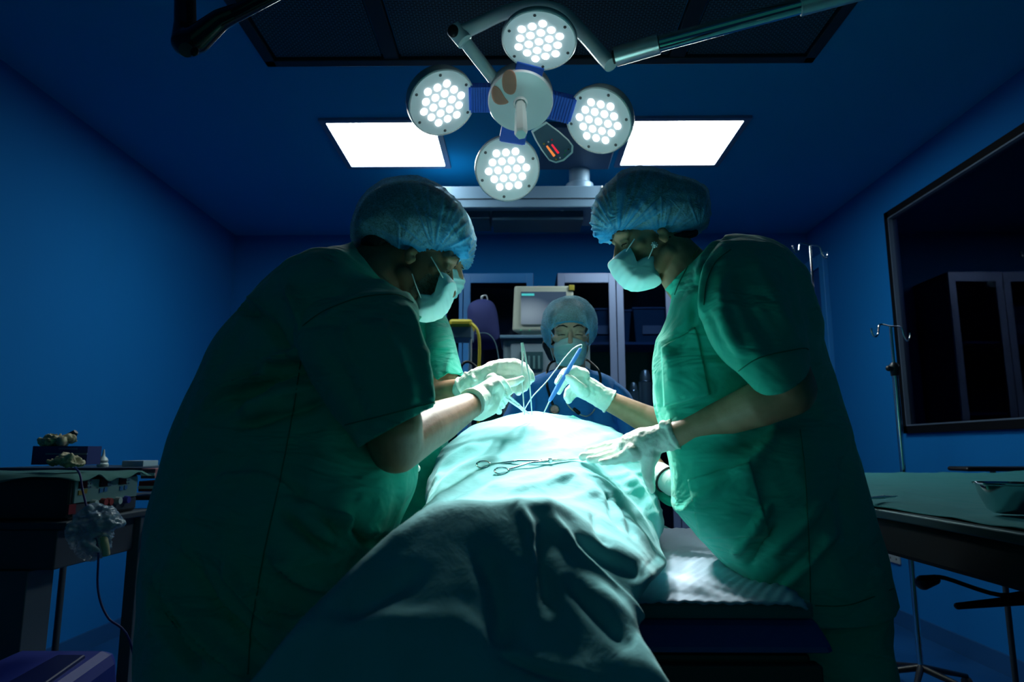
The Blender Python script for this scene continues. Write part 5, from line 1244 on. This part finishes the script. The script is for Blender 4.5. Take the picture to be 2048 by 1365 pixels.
creases(gm3, [
 ([(1440, 480), (1410, 520), (1398, 570)], 7, .006), ([(1600, 530), (1625, 600), (1640, 680)], 9, .009),
 ([(1640, 820), (1560, 850), (1450, 900)], 14, -.008), ([(1560, 820), (1540, 880), (1480, 950)], 12, .007),
 ([(1540, 1010), (1500, 1070), (1470, 1110)], 8, .012), ([(1560, 1040), (1525, 1090), (1500, 1130)], 10, -.010), ([(1650, 1000), (1580, 1070), (1540, 1110)], 12, .008), ([(1670, 1060), (1620, 1120), (1560, 1180)], 12, .009), ([(1640, 1090), (1590, 1140), (1550, 1165)], 12, -.009),
 ([(1345, 1000), (1370, 1020), (1400, 1000), (1450, 970)], 8, .008), ([(1320, 680), (1345, 720), (1350, 790)], 12, .006), ([(1395, 600), (1380, 660), (1350, 700)], 9, -.007), ([(1420, 620), (1440, 680), (1470, 720)], 9, .006), ([(1345, 830), (1400, 860), (1500, 860)], 12, .006),
 ([(1700, 880), (1690, 980), (1700, 1100)], 16, -.006), ([(1500, 560), (1520, 620), (1560, 700)], 14, .004), ([(1480, 500), (1560, 500), (1620, 560)], 10, .006)])
ripple(gm3, (7, 7, 3.2), .009, 3)
top3 = cloth_obj(gm3, 'scrub_top', scrub_m, p3, .0025)
SL3 = [(1440, 482, 1520, 484, 1.27, .05), (1402, 535, 1562, 495, 1.235, .078), (1394, 600, 1590, 556, 1.20, .082), (1418, 672, 1610, 636, 1.185, .078), (1452, 722, 1621, 690, 1.175, .074), (1490, 760, 1624, 722, 1.17, .07), (1530, 815, 1640, 790, 1.17, .065)]
e3 = (P(1530, 815, 1.17) + P(1640, 790, 1.17)) / 2; s3 = (P(1490, 758, 1.17) + P(1622, 720, 1.17)) / 2
slo3, slm3 = make_sleeve(SL3, s3, e3 - s3 + V((.01, .03, 0)), [([(1420, 520), (1404, 570), (1404, 640)], 6, .005), ([(1440, 560), (1450, 640), (1480, 710)], 12, .005), ([(1500, 500), (1540, 580), (1590, 680)], 16, .006), ([(1470, 540), (1500, 620), (1550, 700)], 12, -.005), ([(1410, 620), (1440, 680), (1475, 730)], 9, -.004), ([(1560, 520), (1590, 600), (1605, 680)], 9, -.005)], top3, scrub_m)
slo3b, _q = make_sleeve([(1360, 560, 1440, 520, 1.53, .05), (1345, 640, 1450, 620, 1.60, .07), (1345, 720, 1450, 710, 1.63, .07), (1355, 790, 1440, 780, 1.65, .06), (1360, 830, 1435, 820, 1.66, .06)], P(1395, 800, 1.65), (0, 0.1, -1), [], top3, scrub_m, .006)
stitched(slm3, [[(1462, 500), (1432, 525), (1414, 565), (1408, 610)]], 'shoulder_seam', seam_m, slo3, .0009)
stitched(slm3, [[(1478, 742), (1520, 716), (1600, 698), (1616, 700)]], 'sleeve_hem', seam_m, slo3, .0009)
stitched(gm3, [[(1600, 860), (1610, 950), (1618, 1100), (1622, 1235)]], 'side_seam', seam_m, top3, .0008)
stitched(gm3, [[(1630, 1212), (1700, 1210), (1786, 1178)]], 'bottom_hem', seam_m, top3, .0009)
stitched(gm3, [[(1415, 483), (1390, 510), (1362, 560), (1350, 590)]], 'neck_band', seam_m, top3, .0012)
patch(gm3, [(1325, 695), (1392, 655), (1420, 790), (1330, 815)], 'chest_pocket', scrub_m, top3, .002)
patch(gm3, [(1378, 960), (1500, 925), (1540, 1075), (1400, 1075)], 'hip_pocket', scrub_m, top3, .002)
cap3 = [(1183, 440), (1186, 415), (1198, 390), (1220, 365), (1250, 350), (1282, 347), (1315, 355), (1350, 368), (1385, 376), (1408, 390), (1416, 410), (1415, 440), (1408, 458), (1390, 466), (1360, 474), (1330, 480), (1300, 480), (1260, 473), (1232, 474), (1204, 474), (1190, 460)]
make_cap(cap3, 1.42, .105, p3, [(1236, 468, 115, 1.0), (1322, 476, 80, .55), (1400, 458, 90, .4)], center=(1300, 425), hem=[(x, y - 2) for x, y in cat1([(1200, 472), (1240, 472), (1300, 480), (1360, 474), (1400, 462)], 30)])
h3 = MB().sphere(M3 @ V((-.026, 0, .055)), (.104, .079, .086), M3.to_3x3(), 32, 20); h3.sphere(P(1372, 430, 1.42), (.038, .05, .030))
h3.chain([(P(1335, 478, 1.375), .008), (P(1362, 474, 1.38), .010), (P(1388, 466, 1.40), .010)], 14)
inflate(h3, [(1300 + (x - 1300) * .96, 352 + (y - 347) * .86) for x, y in cap3], 1.42, .095, 80, 14, .62)
link(fuse(h3, .004, 4), 'hair', hair_m, p3)
mk3 = [(1217, 526), (1232, 513), (1251, 499), (1255, 508), (1257, 520), (1262, 530), (1267, 533), (1280, 525), (1290, 521), (1305, 520), (1311, 543), (1320, 570), (1300, 575), (1282, 579), (1268, 578), (1252, 571), (1238, 558), (1226, 543)]
make_mask(mk3, 1.42, .056, p3, (1268, 548), M3.to_3x3() @ V((.1, 0, 1)), [[(1252, 503, 1.36), (1261, 490, 1.352), (1269, 478, 1.35)], [(1295, 521, 1.37), (1301, 508, 1.356), (1307, 494, 1.35)]])
es_ = MB(); ec = P(1309, 490, 1.345); es_.sphere(ec, .0045)
for k_ in range(8): es_.sphere(ec + V((math.cos(k_ * .785) * .0055, -.001, math.sin(k_ * .785) * .0055)), .0018, None, 10, 6)
es_.build('stud_earring', mat('pearl', (.8, .85, .85), .15), p3, smooth=True)
bv3 = surf_bvh(body3.data); run = []
for a, b in cat1([(1411, 478), (1402, 490), (1392, 505), (1386, 515)], 16):
    h, nn, ii, d_ = bv3.ray_cast(CAMLOC, ray(a, b).normalized())
    if h is not None: run.append((h - ray(a, b).normalized() * .002, .0012))
if len(run) > 2: MB().tube(run, 8).build('necklace', mat('gold', (.7, .5, .2), .3, 1), p3, smooth=True)
# near (left) glove: palm flat on the belly, thumb down
hz = lambda a, b, l: (a, b, on_drape(a, b)[0].y - .005, l)
d1 = on_drape(1200, 912)[0].y; 
g3m = limb_fuse([
 [(1345, 872, 1.30, 25.5), (1320, 878, 1.31, 27), (1290, 888, 1.32, 31), (1262, 896, 1.335, 28)],
 [(1270, 888, 1.36, 20), (1235, 890, 1.40, 13), (1205, 896, 1.42, 10), (1178, 902, 1.43, 8.5)],
 [(1268, 896, 1.35, 20), (1230, 902, 1.385, 12), (1198, 910, 1.40, 10), (1165, 913, 1.41, 8)],
 [(1262, 902, 1.33, 20), (1230, 911, 1.355, 11.5), (1205, 917, 1.365, 9.5), (1180, 920, 1.37, 8)],
 [(1265, 906, 1.31, 18), (1240, 916, 1.32, 11), (1220, 922, 1.33, 9), (1203, 924, 1.335, 8)],
 [(1300, 905, 1.315, 22), (1296, 935, 1.325, 14.5), (1297, 955, 1.335, 11), (1302, 974, 1.345, 9), (1303, 982, 1.35, 7)]],
 extra=lambda mb: (mb.tube([(P(1352, 869, 1.298), .0285), (P(1332, 876, 1.305), .027)], 28), mb.torus(P(1352, 869, 1.298), .0285, .003, P(1300, 890, 1.33) - P(1352, 869, 1.298), 40, 8), mb.chain([(P(1326, 849, 1.29), .007), (P(1336, 852, 1.28), .006)], 10)))
ripple(g3m, (40, 40, 40), .0022, 3)
link(g3m, 'left_glove', glove_m, p3)
# far (right) glove holding the pencil
g3f = limb_fuse([
 [(1212, 800, 1.77, 28), (1195, 790, 1.77, 30), (1175, 778, 1.765, 31), (1160, 766, 1.76, 28)],
 [(1165, 752, 1.755, 20), (1148, 742, 1.745, 14), (1130, 745, 1.735, 11), (1120, 757, 1.73, 9.5), (1114, 766, 1.728, 8.5)],          # index
 [(1165, 765, 1.76, 20), (1146, 757, 1.76, 13), (1130, 763, 1.76, 10), (1122, 776, 1.758, 9), (1118, 784, 1.755, 8)],
 [(1162, 775, 1.77, 18), (1148, 772, 1.775, 12), (1137, 784, 1.775, 10), (1133, 795, 1.772, 8.5)],
 [(1165, 785, 1.775, 17), (1152, 786, 1.78, 11), (1143, 795, 1.78, 9), (1138, 803, 1.775, 8)],
 [(1168, 782, 1.745, 18), (1158, 775, 1.73, 14), (1146, 762, 1.722, 11), (1134, 754, 1.72, 9.5), (1122, 752, 1.722, 8)]],   # thumb
 extra=lambda mb: (mb.tube([(P(1219, 803, 1.772), .031), (P(1200, 793, 1.77), .030)], 28), mb.torus(P(1219, 803, 1.772), .031, .0028, P(1180, 780, 1.77) - P(1219, 803, 1.772), 40, 8)))
ripple(g3f, (40, 40, 40), .0022, 3)
link(g3f, 'right_glove', glove_m, p3)
trousers_and_shoes(p3, [(.575, 1.33), (.565, 1.48)], [(.64, 1.31), (.61, 1.50)], .85, scrub_m, .088)
shoes(p3, [(.63, 1.29), (.61, 1.52)], math.pi)

# ============ 4. assistant in blue
p4 = empty('person', V((.19, 2.6, 0)), 'assistant in blue scrubs facing the camera at the head of the table, eyes lowered', 'person')
Y4 = 2.45
M4 = head_M(1139, 668, Y4, -92, 14, .90)
b4 = MB(); head_prims(b4, M4)
b4.chain([(P(1142, 690, Y4 + .03), .05), (P(1143, 735, Y4 + .05), .052), (P(1143, 770, Y4 + .06), .07)], 16)
b4.chain([(P(1143, 800, Y4 + .06), .11), (P(1143, 900, Y4 + .06), .11), (P(1143, 1050, Y4 + .06), .12)], 16)
for s in (-1, 1):
    b4.chain([(P(1143 + s * 72, 795, Y4 + .05), .045), (P(1143 + s * 104, 850, Y4 + .03), .040), (P(1143 + s * 112, 920, Y4), .038), (P(1143 + s * 70, 950, Y4 - .16), .028), (P(1143 + s * 50, 955, Y4 - .22), .024)], 14)
    b4.chain([(P(1143 + s * 45, 1050, Y4 + .06), .10), (V((.19 + s * .09, Y4 + .06, .45)), .07), (V((.19 + s * .1, Y4 + .06, .07)), .045)], 14)
make_body(p4, b4, skin_light, .003, 2); eyes(M4, p4, (0, -.8)); brows(M4, p4)
g4 = MB()
sil_loft(g4, [(1118, 715, 1168, 715, Y4 + .06, .07), (1110, 738, 1176, 738, Y4 + .06, .09), (1070, 752, 1216, 752, Y4 + .06, .11), (1042, 775, 1244, 775, Y4 + .06, .125), (1036, 810, 1250, 810, Y4 + .06, .135), (1040, 870, 1246, 870, Y4 + .06, .135), (1042, 950, 1244, 950, Y4 + .06, .13), (1036, 1040, 1250, 1040, Y4 + .06, .13), (1032, 1100, 1254, 1100, Y4 + .06, .13)], 56, 50, 2.5)
gm4 = fuse(g4, .006, 5)
cut(gm4, P(1143, 742, Y4 + .03), (0, -.35, 1), P(1143, 730, Y4 + .05), .09)
cut(gm4, V((0, 2.5, .72)), (0, 0, -1))
creases(gm4, [([(1060, 770), (1065, 810), (1050, 850)], 5, -.010), ([(1228, 775), (1222, 815), (1236, 850)], 5, -.010), ([(1215, 770), (1225, 800), (1224, 840)], 6, .007), ([(1085, 800), (1100, 840), (1090, 880)], 7, .006), ([(1180, 790), (1190, 830), (1200, 870)], 7, -.006)])
ripple(gm4, (9, 9, 5), .008, 3)
top4 = cloth_obj(gm4, 'scrub_top', scrubb_m, p4, .0025)
for s in (-1, 1):
    c_ = 1143; L_ = lambda x: c_ + s * x
    lv = [(55, 752, 92, 764, Y4 + .06, .06), (72, 790, 117, 785, Y4 + .04, .075), (80, 830, 132, 822, Y4 + .03, .075), (92, 868, 148, 856, Y4 + .01, .07), (100, 900, 158, 885, Y4, .07)]
    make_sleeve([(L_(a), b, L_(c), d, Y, h) if s > 0 else (L_(c), d, L_(a), b, Y, h) for a, b, c, d, Y, h in lv], P(1143 + s * 124, 880, Y4), (s * .35, -.1, -1), [], top4, scrubb_m, .006)
def facecut(c, n):
    q = M4.inverted() @ c
    return q.x > .035 and q.z < .052 - .10 * q.y * q.y / .0045 * .25 and abs(q.y) < .075 * 1.0 and c.y < Y4
cap4 = [(1084, 668), (1084, 640), (1094, 615), (1114, 600), (1142, 595), (1168, 601), (1186, 620), (1194, 645), (1192, 672), (1180, 690), (1160, 700), (1142, 702), (1120, 700), (1098, 695)]
make_cap(cap4, Y4 + .025, .112, p4, [(1180, 668, 30, .6), (1100, 668, 30, .6)], center=(1140, 650), cutfn=facecut)
band = []
for k_ in range(25):
    u = -1 + 2 * k_ / 24; q = M4 @ V((.098 - .062 * u * u, .078 * math.sin(u * 1.35), .055 - .030 * u * u)); band.append((q, .0032))
MB().tube(band, 8).build('cap_elastic', mat('cap_band_blue', (.05, .45, .75), .7), p4, smooth=True)
h4 = MB().sphere(M4 @ V((-.03, 0, .052)), (.096, .084, .09), M4.to_3x3(), 32, 20); h4.chain([(P(1100, 690, Y4 + .06), .03), (P(1108, 712, Y4 + .07), .025), (P(1160, 712, Y4 + .09), .02)], 12)
link(fuse(h4, .004, 4), 'hair', hair_m, p4)
head_mask(M4, p4)
MB().sphere(P(1180, 684, Y4 - .01), .004).build('stud_earring', MATS['pearl'], p4, smooth=True)
trousers_and_shoes(p4, [(.10, Y4 + .06), (.28, Y4 + .06)], [(.08, Y4 + .06), (.30, Y4 + .06)], .80, scrubb_m, .11)
shoes(p4, [(.08, Y4 + .06), (.30, Y4 + .06)], -math.pi / 2)
# stethoscope around the neck
ste = empty('stethoscope', P(1143, 760, Y4 - .05), 'black stethoscope hanging around the neck of the assistant in blue', 'stethoscope')
bv4 = surf_bvh(gm4)
def on_g4(a, b, lift=.006):
    h, nn, ii, d_ = bv4.ray_cast(CAMLOC, ray(a, b).normalized()); 
    return (h if h is not None else P(a, b, Y4 - .05)) - ray(a, b).normalized() * lift
lt = [P(1128, 722, Y4 + .10), P(1112, 722, Y4 + .06), P(1100, 728, Y4 + .02)] + [on_g4(a, b) for a, b in ((1094, 745), (1094, 770), (1099, 790), (1104, 806))]
rt = [P(1150, 722, Y4 + .11), P(1172, 720, Y4 + .07), P(1184, 728, Y4 + .02)] + [on_g4(a, b) for a, b in ((1197, 742), (1201, 760), (1199, 785), (1192, 815))]
MB().tube(path(lt + [on_g4(1107, 812)], 40, .0045), 12).build('tubing', rubber_m, ste, smooth=True)
MB().tube(path(list(reversed(lt))[-1:] + rt, 40, .0045), 12).build('tubing', rubber_m, ste, smooth=True)
ch = on_g4(1109, 820, .012)
MB().tube([(ch + V((0, -.006, 0)), .017), (ch + V((0, .004, 0)), .019), (ch + V((0, .010, 0)), .012)], 28).build('chest_piece', blackgl_m, ste, smooth=True); MB().torus(ch + V((0, -.006, 0)), .015, .0018, (0, 1, 0)).build('chest_rim', chrome_m, ste, smooth=True)
ep = [on_g4(a, b, .012) for a, b in ((1133, 799), (1134, 808), (1142, 818), (1152, 825), (1163, 831), (1174, 833), (1184, 827), (1190, 818))]
MB().tube(path(ep, 40, .0026), 10).build('ear_tube', steel_m, ste, smooth=True)
MB().chain([(on_g4(1149, 819, .014), .006), (on_g4(1157, 826, .014), .007)], 12).build('joint_block', rubber_m, ste, smooth=True)

# ============ 5. the patient
p5 = empty('person', V((.1, 1.7, .86)), 'patient lying under the teal drape, only a bandaged arm showing beside the female surgeon', 'person')
b5 = MB()
b5.chain([(V((.07, 1.27, .93)), .06), (V((.08, 1.38, .95)), .07), (V((.09, 1.6, .99)), .10), (V((.10, 1.85, .97)), .09), (V((.12, 1.97, .94)), .06), (V((.12, 2.06, .93)), .05)], 18)
for s in (-1, 1): b5.chain([(V((.05 + s * .06, 1.3, .915)), .05), (V((.02 + s * .055, 1.10, .925)), .042), (V((.0 + s * .05, 1.06, .90)), .04), (V((.0 + s * .05, 1.05, .5)), .03), (V((.0 + s * .05, 1.0, .45)), .03)], 14)
M5 = Matrix.Translation(V((.12, 2.2, .935))) @ Matrix.Rotation(math.radians(-90), 4, 'Y') @ Matrix.Scale(.75, 4)
b5.sphere(V((.12, 2.14, .945)), (.07, .095, .075)); b5.chain([(V((.12, 2.13, 1.015)), .012), (V((.12, 2.115, 1.022)), .010)], 10)
ar = [(V((.22, 1.92, .96)), .045), (P(1285, 945, 1.80), .036), (P(1303, 932, 1.72), .030), (P(1322, 950, 1.64), .024), (P(1345, 965, 1.60), .026)]
b5.chain(ar, 14)
for k_, (dx, dz) in enumerate(((0, .0), (.018, .006), (.036, .008), (.05, .004))): b5.chain([(P(1345, 965, 1.60), .02), (P(1375 + dx * 100, 975 + k_ * 6, 1.58), .009), (P(1395, 985 + k_ * 7, 1.57), .0075)], 10)
b5.chain([(P(1340, 960, 1.62), .02), (P(1350, 945, 1.58), .010), (P(1365, 942, 1.56), .008)], 10)
b5.chain([(V((.0, 1.92, .96)), .045), (V((-.06, 1.75, .92)), .035), (V((-.05, 1.5, .90)), .03), (V((-.04, 1.38, .90)), .025)], 14)
make_body(p5, b5, skin_tan, .0045, 3)
MB().chain([(P(1318, 948, 1.635), .028), (P(1332, 958, 1.61), .029), (P(1346, 968, 1.595), .029)], 18).build('bandage', white_m, p5, smooth=True)
MB().torus(P(1334, 960, 1.608), .0295, .003, P(1346, 968, 1.595) - P(1318, 948, 1.635), 36, 8).build('wrist_strap', rubber_m, p5, smooth=True)
# green sheet tucked under the arm
n_ = 40; vs = []
for j in range(n_):
    for i in range(n_):
        u, v_ = i / (n_ - 1), j / (n_ - 1)
        a, b = P(1296, 938, 1.70), P(1400, 985, 1.58); c, d_ = P(1296, 990, 1.66), P(1400, 1042, 1.56)
        p_ = (a * (1 - u) + b * u) * (1 - v_) + (c * (1 - u) + d_ * u) * v_
        vs.append(p_ + V((.0, -.02 * math.sin(v_ * 3), .006 * noise.noise(V((u * 4, v_ * 4, 0))))))
o = cloth_obj(MB().add(vs, [(j * n_ + i, j * n_ + i + 1, (j + 1) * n_ + i + 1, (j + 1) * n_ + i) for j in range(n_ - 1) for i in range(n_ - 1)]).mesh(), 'arm_sheet', scrub_m, None, .003); tag(o, 'green sheet hanging below the patient\'s bandaged arm', 'sheet')
o = MB().box((.35, 1.6, .80), (.75, 1.75, .84)).build('arm_board', black_m, bevel=.01); tag(o, 'black arm board projecting from the operating table under the bandaged arm', 'arm board')

# ============ instruments in use
# tweezers
tw = empty('tweezers', P(1045, 700, 1.57), 'steel tweezers held upright over the belly in the upper gloved hand', 'tweezers')
for pl in ([(1044, 690, 1.572), (1045, 715, 1.572), (1043, 750, 1.575), (1046, 790, 1.58), (1049, 830, 1.60)], [(1046, 690, 1.572), (1051, 715, 1.57), (1058, 755, 1.562), (1061, 790, 1.575), (1064, 830, 1.60)]):
    MB().tube([(P(*q), r) for q, r in zip(pl, (.0024, .0022, .0020, .0017, .0011))], 10).build('prong', instr_m, tw, smooth=True)
MB().tube([(P(1044, 686, 1.572), .0035), (P(1046, 704, 1.572), .0032)], 12).build('tweezer_head', instr_m, tw, smooth=True)
# needle holder
nh = empty('needle_holder', P(1030, 800, 1.52), 'steel needle holder held in the bearded surgeon\'s gloved hand, tips on the belly', 'needle holder')
for a, b in (((994, 772, 1.50), (1037, 810, 1.585)), ((996, 787, 1.50), (1037, 814, 1.585))):
    m_ = MB().tube([(P(*a), .0026), (P(*b), .0030), (P(1046, 820, 1.60), .0028)], 10); m_.torus(P(a[0] - 5, a[1] - 3, a[2]), .011, .0022, (0, 1, .2)); m_.build('handle', instr_m, nh, smooth=True)
MB().tube([(P(1036, 811, 1.583), .0042), (P(1049, 823, 1.605), .0036), (P(1058, 828, 1.62), .0018)], 10).build('jaws', instr_m, nh, smooth=True)
# electrosurgical pencil
pe_m = mat('pencil_blue', (.10, .28, .85), .3)
pn = empty('cautery_pencil', P(1130, 760, 1.71), 'blue cautery pencil with white cable held by the female surgeon over the belly', 'cautery pencil')
q0, q1 = P(1161, 698, 1.735), P(1099, 803, 1.70)
MB().tube([(q0, .0042), (q0 + (q1 - q0) * .1, .0052), (q0 + (q1 - q0) * .45, .0058), (q0 + (q1 - q0) * .75, .0064), (q0 + (q1 - q0) * .96, .0045), (q1, .0036)], 18).build('barrel', pe_m, pn, smooth=True)
MB().box((-.002, -.003, -.012), (.002, .003, .012), Matrix.Translation(q0 + (q1 - q0) * .62 + V((-.006, -.004, .002))) @ (q1 - q0).to_track_quat('Z', 'Y').to_matrix().to_4x4()).build('switch', white_m, pn, bevel=.001)
MB().tube([(q1, .0018), (P(1086, 829, 1.70), .0012)], 8).build('electrode_tip', steel_m, pn, smooth=True)
MB().tube(path([q0, P(1164, 695, 1.735), P(1163, 690, 1.735), P(1154, 693, 1.735), P(1142, 702, 1.73), P(1125, 722, 1.72), P(1110, 742, 1.71), P(1092, 765, 1.70), P(1072, 786, 1.69), P(1062, 798, 1.69), P(1048, 822, 1.70), on_drape(1043, 840)[0]], 60, .0014), 10).build('cable', white_m, pn, smooth=True)
# clamp on the drape
hA, nA = on_drape(968, 934, .004); hB, nB = on_drape(1004, 947, .004); piv, nP = on_drape(1100, 928, .006); tip, nT = on_drape(1156, 922, .004)
cl = empty('surgical_clamp', piv, 'long steel clamp with finger rings lying on the teal drape', 'clamp')
for h_, n2 in ((hA, nA), (hB, nB)):
    d_ = (piv - h_).normalized(); m_ = MB(); st0 = h_ + d_ * .014
    mid = (st0 + piv) / 2; 
    m_.tube([(st0, .0022), (mid + n2 * .004, .0024), (piv, .0030), ((piv + tip) / 2, .0022), (tip, .0011)], 10); m_.torus(h_, .0135, .0022, (n2 + V((0, -.35, 0))).normalized(), 32, 8, (1, 0, 0), .85)
    m_.build('shank_with_ring', chrome_m, cl, smooth=True)
MB().tube([(piv - nP * .003, .0045), (piv + nP * .004, .0045)], 14).build('pivot', chrome_m, cl, smooth=True)
